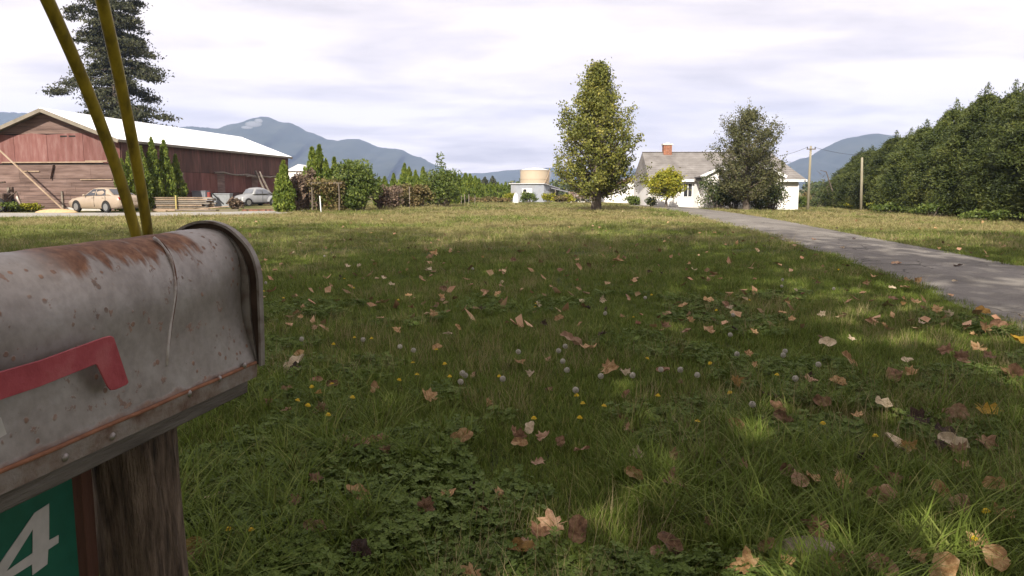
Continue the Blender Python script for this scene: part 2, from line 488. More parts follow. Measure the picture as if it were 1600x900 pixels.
def mountain(name, prof, D, depth, back):
    """ridge with the given skyline (pixel x, pixel y of the photo), D metres off, falling towards the viewer over depth metres"""
    prof = sorted(prof)
    px = np.linspace(prof[0][0], prof[-1][0], 150)
    py = np.interp(px, [p[0] for p in prof], [p[1] for p in prof])
    H = (294 - py) / F * D + CAMH
    g = np.random.default_rng(int(D))
    n = len(px); rows = 34
    fine = np.convolve(g.normal(size=n + 8), np.ones(3) / 3, 'same')[4:4 + n] * 0.011 * H.max()
    V = np.zeros((rows, n, 3))
    gul = np.convolve(g.normal(size=n + 20), np.hanning(9) / 4, 'same')[10:10 + n]
    for r in range(rows):
        t = r / (rows - 1)
        if t <= 0.75:
            u = t / 0.75; yy = D - depth * (1 - u); k = u ** 1.25
        else:
            u = (t - 0.75) / 0.25; yy = D + back * u; k = 1 - u ** 1.3
        bumps = gul * math.sin(math.pi * min(u, 1)) * H * 0.09 * (1 if t <= .75 else 0.3)
        rn = np.convolve(g.normal(size=n + 8), np.hanning(5) / 2, 'same')[4:4 + n] * H * 0.02 * (k * (1 - k) * 4)
        V[r, :, 0] = (px - 800) / F * D + gul * 0.02 * D * (1 - k) 
        V[r, :, 1] = yy + gul * 60 * (1 - k)
        V[r, :, 2] = np.maximum((H + fine) * k + bumps + rn - (1 - k) * 6, -6)
    ii = (np.arange(rows - 1)[:, None] * n + np.arange(n - 1)[None, :]).ravel()
    Q = np.stack([ii, ii + 1, ii + n + 1, ii + n], 1)
    me = np_mesh(name, V.reshape(-1, 3), Q)
    me.polygons.foreach_set('use_smooth', [True] * len(me.polygons))
    tag(link(name, me, None, forest_slope()), kind='structure')

mountain('mountain', [(180, 216), (240, 206), (275, 201), (310, 199), (345, 203), (365, 197), (385, 192), (400, 187), (414, 183), (425, 184), (440, 191), (460, 195), (478, 203), (500, 213), (515, 218), (530, 221), (548, 218), (565, 219), (580, 225), (600, 232), (622, 233), (640, 240), (660, 246), (680, 257), (705, 270), (730, 284), (760, 296)], 2500, 900, 250)
mountain('mountain', [(-160, 196), (-60, 186), (0, 178), (40, 177), (70, 181), (120, 195), (170, 215), (230, 250), (260, 290)], 2650, 700, 200)
mountain('mountain', [(1150, 294), (1190, 276), (1225, 258), (1245, 249), (1262, 244), (1280, 233), (1300, 223), (1325, 215), (1345, 211), (1362, 210), (1385, 213), (1430, 225), (1500, 235), (1600, 240), (1720, 250), (1800, 290)], 2300, 800, 250)
mountain('far_hills', [(560, 285), (640, 276), (700, 272), (760, 270), (795, 266), (830, 264), (862, 262), (900, 262), (940, 268), (985, 264), (1010, 262), (1060, 268), (1150, 275), (1240, 290)], 3000, 500, 250)

# ------------------------------------------------------------------ mailbox
MB_L = 0.62
mb_far = at(402, 567, 1.22)
yaw = -math.atan(235 / F); roll = R(2.5)
mbM = Matrix.Translation(mb_far) @ Matrix.Rotation(yaw, 4, 'Z') @ Matrix.Rotation(roll, 4, 'Y') @ Matrix.Translation((-0.087, 0, 0))
mbI = mbM.inverted()

def metal_material():
    m = bpy.data.materials.new('galvanised_rusty'); m.use_nodes = True
    t = NT(m.node_tree); m.node_tree.nodes.clear()
    out = t.n('ShaderNodeOutputMaterial'); p = t.n('ShaderNodeBsdfPrincipled')
    tcn = t.n('ShaderNodeTexCoord'); o = tcn.outputs['Object']
    s = t.n('ShaderNodeSeparateXYZ'); t.l(o, s.inputs[0])
    mott = t.noise(o, 14, 6, 0.6); fine = t.noise(o, 90, 4, 0.6)
    grey = t.ramp(mott, [(0.3, (0.21, 0.185, 0.16)), (0.5, (0.275, 0.247, 0.22)), (0.7, (0.33, 0.305, 0.275))])
    grey = t.mix(0.3, grey, t.ramp(fine, [(0.35, (0.55, 0.52, 0.5)), (0.6, (1.1, 1.1, 1.1))]), 'MULTIPLY')
    rustc = t.ramp(t.noise(o, 60, 5, 0.65), [(0.3, (0.07, 0.028, 0.013)), (0.5, (0.17, 0.072, 0.034)), (0.7, (0.29, 0.145, 0.075))])
    # a large stain on the crown that runs down in streaks
    mp = t.n('ShaderNodeMapping'); mp.inputs['Scale'].default_value = (10, 46, 3); t.l(o, mp.inputs[0])
    streak = t.noise(mp.outputs[0], 1, 3, 0.5)
    edge = t.noise(o, 17, 5, 0.6)
    ylen = t.math('MULTIPLY', t.step(s.outputs[1], -0.40, -0.33), t.math('SUBTRACT', 1, t.step(t.math('ADD', s.outputs[1], t.math('MULTIPLY', edge, 0.03)), -0.085, -0.07)))
    zt = t.math('ADD', t.math('ADD', s.outputs[2], t.math('MULTIPLY', t.math('SUBTRACT', streak, 0.5), 0.09)), t.math('MULTIPLY', t.math('SUBTRACT', edge, 0.5), 0.05))
    top = t.math('MULTIPLY', t.step(zt, 0.181, 0.198), ylen)
    # speckles of rust
    vo = t.n('ShaderNodeTexVoronoi'); vo.inputs['Scale'].default_value = 62
    dis = t.n('ShaderNodeMix', data_type='VECTOR') 
    t.l(o, vo.inputs['Vector'])
    clus = t.noise(o, 16, 3, 0.5)
    spk = t.math('MULTIPLY', t.math('SUBTRACT', 1, t.step(t.math('ADD', vo.outputs['Distance'], t.math('MULTIPLY', t.noise(o, 120, 2), 0.25)), 0.28, 0.37)), t.step(clus, 0.46, 0.56))
    blot = t.step(t.noise(o, 42, 5, 0.65), 0.615, 0.65)
    # the lower rim
    rim = t.math('SUBTRACT', 1, t.step(t.math('ADD', s.outputs[2], t.math('MULTIPLY', t.math('SUBTRACT', t.noise(o, 35, 4), 0.5), 0.022)), 0.004, 0.011))
    f = t.math('MAXIMUM', t.math('MAXIMUM', top, t.math('MULTIPLY', spk, 0.75)), t.math('MAXIMUM', t.math('MULTIPLY', blot, 0.6), t.math('MULTIPLY', rim, 0.6)))
    col = t.mix(f, grey, rustc)
    t.l(col, p.inputs['Base Color'])
    t.l(t.math('SUBTRACT', 0.55, t.math('MULTIPLY', f, 0.55)), p.inputs['Metallic'])
    t.l(t.math('ADD', t.math('MULTIPLY', f, 0.3), 0.52), p.inputs['Roughness'])
    bn = t.n('ShaderNodeBump', i_Strength=0.25, i_Distance=0.004)
    t.l(t.math('ADD', mott, t.math('MULTIPLY', f, 0.8)), bn.inputs['Height']); t.l(bn.outputs[0], p.inputs['Normal'])
    t.l(p.outputs[0], out.inputs[0])
    return m
M_galv = metal_material()
M_rustrim = mat('rusty_flange', [(0.09, 0.045, 0.026), (0.185, 0.145, 0.118), (0.24, 0.215, 0.192)], 26, 0.75, metal=0.2, bump=0.2, detail=6)
M_lip = mat('lip_metal', [(0.11, 0.075, 0.055), (0.21, 0.185, 0.16), (0.27, 0.25, 0.225)], 30, 0.6, metal=0.4, detail=6)
M_flag = mat('flag_red', [(0.24, 0.036, 0.046), (0.32, 0.058, 0.068), (0.37, 0.10, 0.105)], 24, 0.55, bump=0.1, detail=6)
M_screw = plain('screw_metal', (0.25, 0.22, 0.2), 0.45, 0.7)
M_plank = mat('base_plank', [(0.06, 0.05, 0.04), (0.11, 0.095, 0.08), (0.15, 0.135, 0.115)], 20, 0.9, stretch=(3, 0.3, 3), bump=0.4)
M_post = mat('post_wood', [(0.022, 0.016, 0.011), (0.13, 0.092, 0.064), (0.25, 0.185, 0.135)], 22, 0.95, stretch=(4, 4, 0.5), bump=1.0, bscale=60, detail=8, range_=(.30, .68))
M_batten = mat('batten_wood', [(0.06, 0.026, 0.016), (0.11, 0.05, 0.033)], 12, 0.9, stretch=(3, 3, 0.4), bump=0.3)
M_sign = mat('sign_green', [(0.008, 0.075, 0.045), (0.012, 0.10, 0.062)], 30, 0.45, detail=6)
M_signwhite = mat('sign_white', [(0.36, 0.34, 0.31), (0.45, 0.42, 0.39)], 40, 0.6)

def prof_pts(off=0.0, n=16):
    """right half from the bottom to the crown: flared foot, waist, round top"""
    pts = [(0.087, 0.0), (0.0835, 0.02), (0.079, 0.045), (0.0755, 0.07), (0.0735, 0.095), (0.073, 0.118)]
    for i in range(1, n + 1):
        a = math.pi / 2 * i / n
        pts.append((0.073 * math.cos(a) ** 0.92, 0.118 + 0.096 * math.sin(a)))
    return [(x + off * (1 if z < 0.118 else max(0, x / 0.073)), z + off * max(0, (z - 0.118) / 0.096)) for x, z in pts]

mail = thing('mailbox', 'rusty grey metal roadside mailbox with a lowered red flag', 'mailbox')
mail.matrix_world = mbM
b = MB()
rows = []
NYB = 48
half = prof_pts()
full = half + [(-x, z) for x, z in reversed(half[:-1])]
g2 = np.random.default_rng(3)
dent = np.convolve(g2.normal(size=NYB + 8), np.hanning(7) / 3.5, 'same')[4:4 + NYB]
for j in range(NYB):
    y = -MB_L + (MB_L - 0.004) * j / (NYB - 1)
    rows.append([(x * (1 + 0.004 * dent[j] * math.sin(z * 30)) - (0.002 * math.exp(-((y + 0.16 + (0.213 - z) * -0.18) / 0.012) ** 2) if x > 0.02 else 0), y, z * (1 + .10 * y * max(0, (z - .08) / .13)) + (0.0015 * dent[j] if z > .2 else 0)) for x, z in full])
    rows[-1] = [(x - math.copysign(1, x) * (0.013 * math.exp(-(y / 0.06) ** 2) * math.sin(math.pi * min(1, z / 0.205)) ** 1.2 if abs(x) > .02 else 0), yy, z) for x, yy, z in rows[-1]]
b.loft(rows, close=False, caps=False)
body = b.build('body', M_galv, mail, smooth=True, fix=False)
def _side(px, py, x):
    o_ = mbI @ Vector((0, 0, CAMH)); d_ = mbI.to_3x3() @ Vector(ray(px, py)); return o_ + d_ * ((x - o_.x) / d_.x)
crb = _side(262, 600, 0.084).y
# crease: a thin raised fold down the side
b = MB()
cr = []
for k, (x, z) in enumerate(prof_pts(-0.0002)[2:19]):
    cr.append((x, crb + 0.055 * (z - 0.03) / 0.16, z))
b.tube(cr, [0.0021 + 0.0008 * math.sin(i * 1.3) for i in range(len(cr))], 6)
b.build('crease', mat('crease_worn', [(0.16, 0.09, 0.055), (0.36, 0.32, 0.29), (0.46, 0.43, 0.40)], 45, 0.6), mail, smooth=True)
MB().tube([(x - .0006, y + .004, z) for x, y, z in cr[1:]], .0013, 6).build('crease_rust', mat('crease_rust', [(0.06, 0.025, 0.012), (0.14, 0.06, 0.03)], 50, 0.9), mail, smooth=True)
# floor of the box
MB().box(-0.084, 0.084, -MB_L + .01, -0.006, 0.001, 0.004).build('floor_panel', M_lip, mail)
# far end plate with its standing rim
o1 = prof_pts(0.0); full1 = o1 + [(-x, z) for x, z in reversed(o1[:-1])]
b = MB(); b.prism([(x, 0.0, z + 0.0) for x, z in full1], (0, 0.004, 0)); b.build('end_plate', M_lip, mail)
def plate_outline(off):
    pts = [(0.091, -0.004), (0.0905, 0.03), (0.0895, 0.07), (0.088, 0.11)]
    for i in range(1, 17):
        a = math.pi / 2 * i / 16
        pts.append((0.088 * math.cos(a), 0.128 + 0.094 * math.sin(a)))
    return [(x + (off if x > 0.001 else 0) * (1 if z < .12 else x / .088), z + off * max(0, (z - 0.12) / 0.1)) for x, z in pts]
b = MB()
oa = plate_outline(0.0); ob = plate_outline(0.004)
fa = oa + [(-x, z) for x, z in reversed(oa[:-1])]; fb = ob + [(-x, z) for x, z in reversed(ob[:-1])]
wob = [0.0012 * math.sin(i * 0.9) for i in range(len(fa))]
b.loft([[(x, -0.003 + w, z) for (x, z), w in zip(fa, wob)], [(x, -0.003 + w, z) for (x, z), w in zip(fb, wob)], [(x, 0.010, z) for x, z in fb], [(x, 0.010, z) for x, z in fa], [(x, 0.004, z) for x, z in fa]], close=False, caps=False)
b.build('rim', M_lip, mail, smooth=False, fix=True)
b = MB(); b.prism([(x, 0.006, z) for x, z in fa], (0, 0.004, 0)); b.build('back_plate', mat('back_plate_rust_shade', [(0.03, 0.018, 0.012), (0.07, 0.045, 0.032)], 25, 0.9), mail)  # dark rust tone also carries the shadow in the gap inside the rim
# foot flange along the side
for sx in (1, -1):
    b = MB()
    b.loft([[(sx * 0.0875, y, 0.003 + 0.0008 * math.sin(y * 60)), (sx * 0.0905, y, 0.001), (sx * 0.0895, y, -0.021), (sx * 0.0865, y, -0.021)] for y in np.linspace(-MB_L, -0.006, 24)])
    b.build('flange', M_rustrim, mail)
MB().tube([(0.0890, -MB_L, 0.0025)] + [(0.0890 + 0.0008 * math.sin(y * 40), y, 0.0025) for y in np.linspace(-MB_L + .02, -0.008, 30)], 0.0028, 6).build('edge_bead', mat('bead_rust', [(0.14, 0.055, 0.028), (0.26, 0.115, 0.06)], 40, 0.8), mail, smooth=True)

def on_side(px, py, x):
    """point of the side plane x = const of the mailbox seen at that pixel of the photograph"""
    o_ = mbI @ Vector((0, 0, CAMH)); d_ = mbI.to_3x3() @ Vector(ray(px, py))
    t = (x - o_.x) / d_.x
    return o_ + d_ * t
for (px_, py_) in ((103, 715), (177, 682), (297, 615), (344, 592), (383, 571)):
    p = on_side(px_, py_, 0.091)
    sc_ = thing('screw', None, None); sc_.parent = mail
    bpy.data.objects.remove(sc_)
    b = MB(); b.ball((0.0895, p.y, p.z), (0.0035, 0.0052, 0.0052), 10, 5); b.build('screw', M_screw, mail, smooth=True)
# flag
fl = [(-60, 600), (-60, 660), (0, 624), (60, 604), (147, 569), (150, 571), (166, 604), (171, 609.5), (178, 609), (196, 601), (199, 597), (178, 533), (176, 527), (171, 524.5), (160, 527), (60, 563), (0, 580)]
FLX = 0.094
poly = [on_side(px_, py_, FLX) for px_, py_ in fl]
b = MB(); b.prism(poly, (0.0022, 0, 0)); b.build('flag', M_flag, mail, bevel=0.0006)
pv = on_side(-40, 628, FLX)
MB().tube([(0.070, pv.y, pv.z), (FLX + .005, pv.y, pv.z)], 0.006, 10).build('flag_pivot', M_screw, mail)
# paper sticker
st = [on_side(px_, py_, 0.0852) for px_, py_ in ((-45, 668), (0, 652), (9, 678), (-40, 706))]
MB().prism(st, (0.0012, 0, 0)).build('sticker', M_signwhite, mail)
# board that carries the box
b = MB(); b.box(-0.078, 0.080, -MB_L - 0.01, -0.016, -0.046, -0.0215); b.build('base_board', M_plank, mail, bevel=0.002)
# post
ax = (mbM.to_3x3() @ Vector((0, 1, 0))).normalized(); axz = Vector((0, 0, 1)); rt = (mbM.to_3x3() @ Vector((1, 0, 0))).normalized()
ptop = mbM @ Vector((-0.002, -0.185, -0.047))
pbot = Vector((ptop.x + 0.012, ptop.y, -0.4))
post = thing('wooden_post', 'dark weathered wooden post holding up the mailbox', 'post', (ptop.x, ptop.y, 0), yaw)
b = MB()
NZ = 30; NA = 28
rings = []
g3 = np.random.default_rng(11)
grain = g3.normal(size=NA) * 0.0022
for k in range(NZ):
    t = k / (NZ - 1); z = ptop.z - 0.001 + (-0.35 - ptop.z) * t
    ring = []
    for i in range(NA):
        a = 2 * math.pi * i / NA
        s_ = 0.048 + 0.006 * t
        r = s_ / (abs(math.cos(a)) ** 4 + abs(math.sin(a)) ** 4) ** 0.25
        r += grain[i] + 0.0016 * math.sin(z * 37 + i * 2.1) + g3.normal() * 0.0008
        ring.append((r * math.cos(a) + 0.030 * t, r * math.sin(a), z))
    rings.append(ring)
b.loft(rings); b.build('shaft', M_post, post, smooth=True)
for (dx, dy, dz) in ((0.03, -0.05, -0.06), (-0.02, -0.05, -0.10)):
    pass
# batten + sign
ptb = mbM @ Vector((-0.030, -0.262, -0.047))
bat = thing('sign_batten', 'reddish brown wooden batten between the green sign and the post', 'batten', (ptb.x, ptb.y, 0), yaw)
b = MB(); b.box(-0.012, 0.012, -0.008, 0.012, 0.15, ptb.z - 0.002); b.build('strip', M_batten, bat, bevel=0.001)
MB().tube([(0.0, -0.01, ptb.z - 0.045), (0.02, -0.014, ptb.z - 0.046)], 0.0022, 8).build('nail', M_screw, bat)
sgM = Matrix.Translation(mbM @ Vector((-0.028, -0.274, -0.049))) @ Matrix.Rotation(yaw, 4, 'Z')
sgI = sgM.inverted()
def on_sign(px, py, x=0.0):
    o_ = sgI @ Vector((0, 0, CAMH)); d_ = sgI.to_3x3() @ Vector(ray(px, py)); t = (x - o_.x) / d_.x
    return o_ + d_ * t
sign = thing('house_number_sign', 'green plate with a white figure 4 below the mailbox', 'sign')
sign.matrix_world = sgM
b = MB(); b.box(-0.004, 0.0, -0.30, 0.0, -0.20, -0.004); b.build('plate', M_sign, sign, bevel=0.001)
def z4(x, y): return on_sign(x / 3.75, 660 + y / 3.75, 0.0006)
b = MB()
for poly in ([(285, 475), (200, 530), (-30, 865), (35, 872), (190, 625)],
             [(285, 475), (190, 625), (189, 765), (186, 830), (188, 895), (275, 830), (280, 745), (285, 690)],
             [(285, 690), (280, 745), (340, 705), (341, 660)],
             [(35, 872), (-30, 865), (-60, 915), (-20, 945), (80, 897), (186, 830), (189, 765)]):
    b.prism([z4(*q) for q in poly], (0.0008, 0, 0))
b.build('number', M_signwhite, sign)

# ------------------------------------------------------------------ two yellow marker rods behind the mailbox
M_rod = mat('rod_yellow', [(0.09, 0.065, 0.01), (0.23, 0.17, 0.014), (0.33, 0.25, 0.022)], 9, 0.5, stretch=(6, 6, 0.6), rnd=0.1)
def rod(pts, r0, r1, label):
    P = [at(*p) for p in pts]
    P = resample(P, 40); P = smooth_line(P, 12)
    o_ = MB().tube([Vector(p) for p in P], [r0 + (r1 - r0) * i / 39 for i in range(40)], 12).build('marker_rod', M_rod, None, smooth=True)
    org = Vector(P[0]); 
    for v in o_.data.vertices: v.co -= org
    o_.location = org
    tag(o_, label, 'rod', 'yellow rods behind the mailbox')
rod([(262, 1500, 1.28), (250, 800, 1.28), (243, 500, 1.27), (222, 368, 1.26), (178, 240, 1.20), (128, 110, 1.12), (76, 0, 1.04), (18, -120, 0.97), (-30, -220, 0.92)], 0.0072, 0.0088, 'yellow brown rod leaning furthest to the left behind the mailbox')
rod([(268, 1500, 1.32), (256, 800, 1.32), (248, 500, 1.31), (237, 368, 1.30), (212, 240, 1.24), (185, 110, 1.17), (161, 0, 1.10), (132, -120, 1.03), (105, -220, 0.98)], 0.0072, 0.0088, 'yellow rod standing more upright behind the mailbox, right of the other rod')

# ------------------------------------------------------------------ barn
def poly_clip_top(x0, x1, z0, roof):
    """panel between x0 and x1 from z0 up to the roof line"""
    pts = [(x0, z0), (x1, z0), (x1, roof(x1))]
    if x0 < 0 < x1: pts.append((0, roof(0)))
    pts.append((x0, roof(x0)))
    return pts

bx, by = at(72, 294, 48).x, 48.0
barn_yaw = -math.atan(125 / F)
barn = thing('barn', 'long red and brown barn with a white metal roof', 'barn', (bx, by, 0), barn_yaw)
HW = 4.62; APEX = 6.26; EAVE = 4.36; OV = 4.95; LEN = 27.5
slope = (APEX - EAVE) / OV
rf = lambda x: APEX - 0.12 - slope * abs(x)
# roof sheets with standing ribs: one part for each slope, sheets are parts
SH = 1.02
for sx in (-1, 1):
    n_sh = int(LEN / SH) + 1
    for k in range(n_sh):
        y0 = k * SH; y1 = min(LEN, y0 + SH - 0.006)
        b = MB()
        n_ = 4
        prof = []
        for q in range(n_ * 4 + 1):
            yy = y0 + (y1 - y0) * q / (n_ * 4); dz = 0.018 if q % 4 == 2 else 0.0
            prof.append((yy, dz))
        top_ = [(0.0 * sx, yy, APEX + dz) for yy, dz in prof]; bot_ = [(sx * OV, yy, EAVE + dz) for yy, dz in prof]
        b.loft([top_, bot_], close=False, caps=False)
        me = b.mesh('roof_sheet')
        link('roof_sheet', me, barn, M_roof_white)
MB().prism([(-0.18, 0, APEX - 0.05), (0, 0, APEX + 0.035), (0.18, 0, APEX - 0.05)], (0, LEN, 0)).build('ridge_cap', M_roof_white, barn)
for sx in (-1, 1):
    b = MB(); b.bar((0, -0.02, APEX - 0.12), (sx * OV, -0.02, EAVE - 0.12), 0.05, 0.22, (0, 0, 1)); b.build('rake_board', M_fascia, barn)
    b = MB(); b.bar((0, LEN + 0.01, APEX - 0.12), (sx * OV, LEN + 0.01, EAVE - 0.12), 0.05, 0.2, (0, 0, 1)); b.build('rake_board', M_fascia, barn)
    b = MB(); b.box(sx * (OV - 0.02) - 0.02, sx * (OV - 0.02) + 0.02, 0.01, LEN - 0.02, EAVE - 0.16, EAVE - 0.02); b.build('eave_board', M_fascia, barn)
    b = MB(); b.bar((0, 0.02, APEX - 0.08), (0, 0.02, APEX - 0.06), 0.01, 0.01); 
    b = MB(); b.prism([(0, 0.02, APEX - 0.05), (sx * (OV - .05), 0.02, EAVE - 0.03), (sx * (OV - .05), 0.02, EAVE - 0.06), (0, 0.02, APEX - 0.08)], (0, LEN - 0.04, 0)); b.build('roof_deck', M_fascia, barn)
GY0 = 0.62
ZR = 2.92      # where red sheet gives way to brown boards
# red panels on the gable
xp = -HW
k = 0
while xp < HW - 0.05:
    x1 = min(HW, xp + 1.22 - (0.02 if k % 3 else 0.2))
    if HW - x1 < 0.3: x1 = HW
    zt_ = 4.75
    top = lambda x: min(rf(x), zt_ + 0.10 * math.sin(x * 3))
    pts = [(xp + .006, ZR + 0.02), (x1 - .006, ZR + 0.02), (x1 - .006, top(x1)), (xp + .006, top(xp))]
    dy = 0.012 * (k % 2)
    MB().prism([(x, GY0 - dy, z) for x, z in pts], (0, 0.03, 0)).build('panel', M_red, barn)
    xp = x1; k += 1
# weathered boards in the peak
z = 4.76
while z < rf(0) - 0.12:
    xh = (APEX - 0.13 - z) / slope; z1 = min(z + 0.24, rf(0) - 0.02); xh1 = max(0.02, (APEX - 0.13 - z1) / slope)
    MB().prism([(-xh, GY0 + 0.005, z), (xh, GY0 + 0.005, z), (xh1, GY0 + 0.005, z1 - .012), (-xh1, GY0 + 0.005, z1 - .012)], (0, 0.03, 0)).build('board', M_brownbd, barn)
    z = z1
for x_ in (0.75, 1.32):
    MB().box(x_, x_ + 0.44, GY0 - 0.022, GY0 - .012, 4.55, 4.64).build('vent_slot', M_dark, barn)
# backing wall
b = MB(); b.prism([(-HW, GY0 + 0.05, -0.1), (HW, GY0 + 0.05, -0.1), (HW, GY0 + 0.05, rf(HW)), (0, GY0 + 0.05, rf(0)), (-HW, GY0 + 0.05, rf(HW))], (0, 0.1, 0)); b.build('wall', M_dark, barn)
# brown boards below: two tall sheets rows, then lapped boards
rowsz = [(1.98, 2.86, 2.4)] + [(1.98 - 0.255 * (i + 1), 1.98 - 0.255 * i, 3.1) for i in range(8)]
for ri, (z0, z1, ln) in enumerate(rowsz):
    xp = -HW - (0.9 * ((ri * 37) % 10) / 10)
    while xp < HW:
        x1 = min(xp + ln, HW); xs0 = max(xp, -HW)
        if x1 - xs0 > 0.05:
            dz = 0.012 * math.sin(ri * 5 + xp)
            MB().prism([(xs0 + .005, GY0, z0 + .012 + dz), (x1 - .005, GY0, z0 + .012 - dz), (x1 - .005, GY0 + (0.02), z1 - .012), (xs0 + .005, GY0 + .02, z1 - .012)], (0, 0.02, 0)).build('board', M_brownbd, barn)
        xp = x1 if x1 < HW else HW + 1
# tan batten and loose laths on the gable
for (xa, xb_, zz_, hh) in ((-3.3, 3.5, 2.97, 0.07), (2.3, 3.75, 3.02, 0.08), (1.9, 4.0, 1.90, 0.06), (-2.0, -0.8, 2.42, 0.06)):
    MB().box(xa, xb_, GY0 - 0.06, GY0 - 0.022, zz_, zz_ + hh).build('batten', M_tanwood, barn)
MB().bar((-0.05, GY0 - 0.05, 1.98), (0.22, GY0 - 0.05, 2.85), 0.04, 0.26, (0, 1, 0)).build('brace', M_brownbd, barn)
MB().bar((0.62, GY0 - 0.05, -0.05), (0.62, GY0 - 0.05, 1.2), 0.10, 0.10).build('brace', M_greywood, barn)
MB().box(0.9, 3.4, GY0 - 0.14, GY0 - 0.03, -0.1, 0.20).build('sill', M_concrete, barn)
# long side wall: top panels carry painted eave shade, red panels, dark boards below
for sx in (1, -1):
    y = GY0 + 0.06
    k = 0
    while y < LEN - 0.5:
        y1 = min(y + 1.22, LEN - 0.4)
        for (z0, z1, m_) in ((2.55, 4.36 - 0.02, M_brown_eaveshade), (1.05, 2.53, M_redside if (k * 7) % 5 else M_brownbd), (-0.2, 1.03, M_brown_eaveshade)):
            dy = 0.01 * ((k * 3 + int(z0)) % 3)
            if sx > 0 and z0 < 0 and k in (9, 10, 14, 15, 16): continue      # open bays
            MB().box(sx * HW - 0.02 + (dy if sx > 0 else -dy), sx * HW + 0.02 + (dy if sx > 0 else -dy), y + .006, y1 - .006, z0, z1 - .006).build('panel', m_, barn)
        y = y1; k += 1
    MB().box(sx * (HW - 0.12) - 0.05, sx * (HW - 0.12) + 0.05, GY0 + 0.16, LEN - 0.5, -0.2, 4.3).build('wall', M_dark, barn)
b = MB(); b.prism([(-HW + .2, LEN - 0.5, -0.2), (HW - .05, LEN - 0.5, -0.2), (HW - .05, LEN - 0.5, rf(HW) - .02), (0, LEN - 0.5, rf(0)), (-HW + .2, LEN - 0.5, rf(HW) - .02)], (0, 0.06, 0)); b.build('end_wall', M_brownbd, barn)
BM = Matrix.Translation((bx, by, 0)) @ Matrix.Rotation(barn_yaw, 4, 'Z')
# leaning timber
pa = at(-12, 224, 46.6); pb = at(101, 320, 45.6); pb.z = 0.05
o_ = MB().bar(pa, pb, 0.08, 0.07).build('timber_prop', M_tanwood); tag(o_, 'long pale timber pole leaning across the red barn gable', 'pole')
# old rail with leaning poles along the side wall
def pole_obj(name, a, b_, w, m_, label, cat, group=None, wob=0.0):
    P = [Vector(a).lerp(Vector(b_), i / 8) + Vector((0, 0, wob * math.sin(i * 1.9))) for i in range(9)]
    o_ = MB().tube(P, [w * (1 + 0.15 * math.sin(i * 2.3)) for i in range(9)], 7).build(name, m_, None, smooth=True)
    return tag(o_, label, cat, group)
ra = BM @ Vector((HW + 0.30, 12.0, 2.58)); rb = BM @ Vector((HW + 0.35, 23.0, 2.35))
pole_obj('wooden_rail', ra, rb, 0.075, M_greywood, 'crooked grey rail running high along the side of the barn', 'rail', wob=0.07)
pole_obj('wooden_rail', BM @ Vector((HW + 0.5, 17.0, 2.36)), BM @ Vector((HW + 0.5, 23.2, 2.42)), 0.06, M_greywood, 'short crooked second rail beside the long rail on the barn side', 'rail', wob=0.06)
p1 = at(400, 268, 67); p2 = gnd(421, 322.5)
pole_obj('leaning_pole', at(399, 267, 66), at(423, 318, 66), 0.09, M_greywood, 'left one of two grey poles leaning behind the small old car', 'pole', 'poles leaning behind the old car')
pole_obj('leaning_pole', at(405, 268, 66.5), at(427, 312, 66.5), 0.09, M_greywood, 'right one of two grey poles leaning behind the small old car', 'pole', 'poles leaning behind the old car')
pole_obj('leaning_pole', at(291, 283, 57), at(297, 296, 56.5), 0.06, M_tanwood, 'short pale stick leaning on the barn right of the conifers', 'stick')

# ------------------------------------------------------------------ cars
def make_wheel(parent, x, y, r, w, sy, M_t, M_r):
    wh = bpy.data.objects.new('wheel', None); C.objects.link(wh); wh.parent = parent; wh.location = (x, y, r)
    b = MB(); rings = []
    for (rr, yy) in ((r * 0.62, -w / 2), (r * 0.9, -w / 2), (r, -w * 0.3), (r, w * 0.3), (r * 0.9, w / 2), (r * 0.62, w / 2)):
        rings.append([(rr * math.cos(2 * math.pi * k / 22), yy, rr * math.sin(2 * math.pi * k / 22)) for k in range(22)])
    b.loft(rings); b.build('tyre', M_t, wh, smooth=False)
    b = MB(); yo = sy * (w / 2 + 0.004)
    b.loft([[(rr * math.cos(2 * math.pi * k / 22), yy, rr * math.sin(2 * math.pi * k / 22)) for k in range(22)] for rr, yy in ((r * .64, yo), (r * .58, yo - sy * .02), (r * .22, yo - sy * .035), (r * .15, yo - sy * 0.005))])
    b.build('rim', M_r, wh)
    return wh

M_tyre = plain('tyre_rubber', (0.02, 0.02, 0.02), 0.85)
M_rimm = plain('rim_grey', (0.28, 0.28, 0.27), 0.4, 0.6)
M_chrome = plain('bumper_grey', (0.35, 0.34, 0.33), 0.3, 0.7)
M_light = plain('headlight_glass', (0.55, 0.55, 0.52), 0.2)
M_tail = plain('taillight_red', (0.25, 0.02, 0.02), 0.3)

def ring_sec(x, zb, zm, zt, wb, wm, wt_):
    """body ring at station x: bottom, widest line, shoulder, top"""
    half = [(wb * 0.9, zb), (wb, zb + 0.06), (wm, zm), (wm * 0.985, zm + (zt - zm) * 0.55), (wt_, zt - 0.02), (wt_ * 0.6, zt), (0.0, zt + 0.008)]
    ring = [(x, y, z) for y, z in half] + [(x, -y, z) for y, z in reversed(half[:-1])]
    return ring

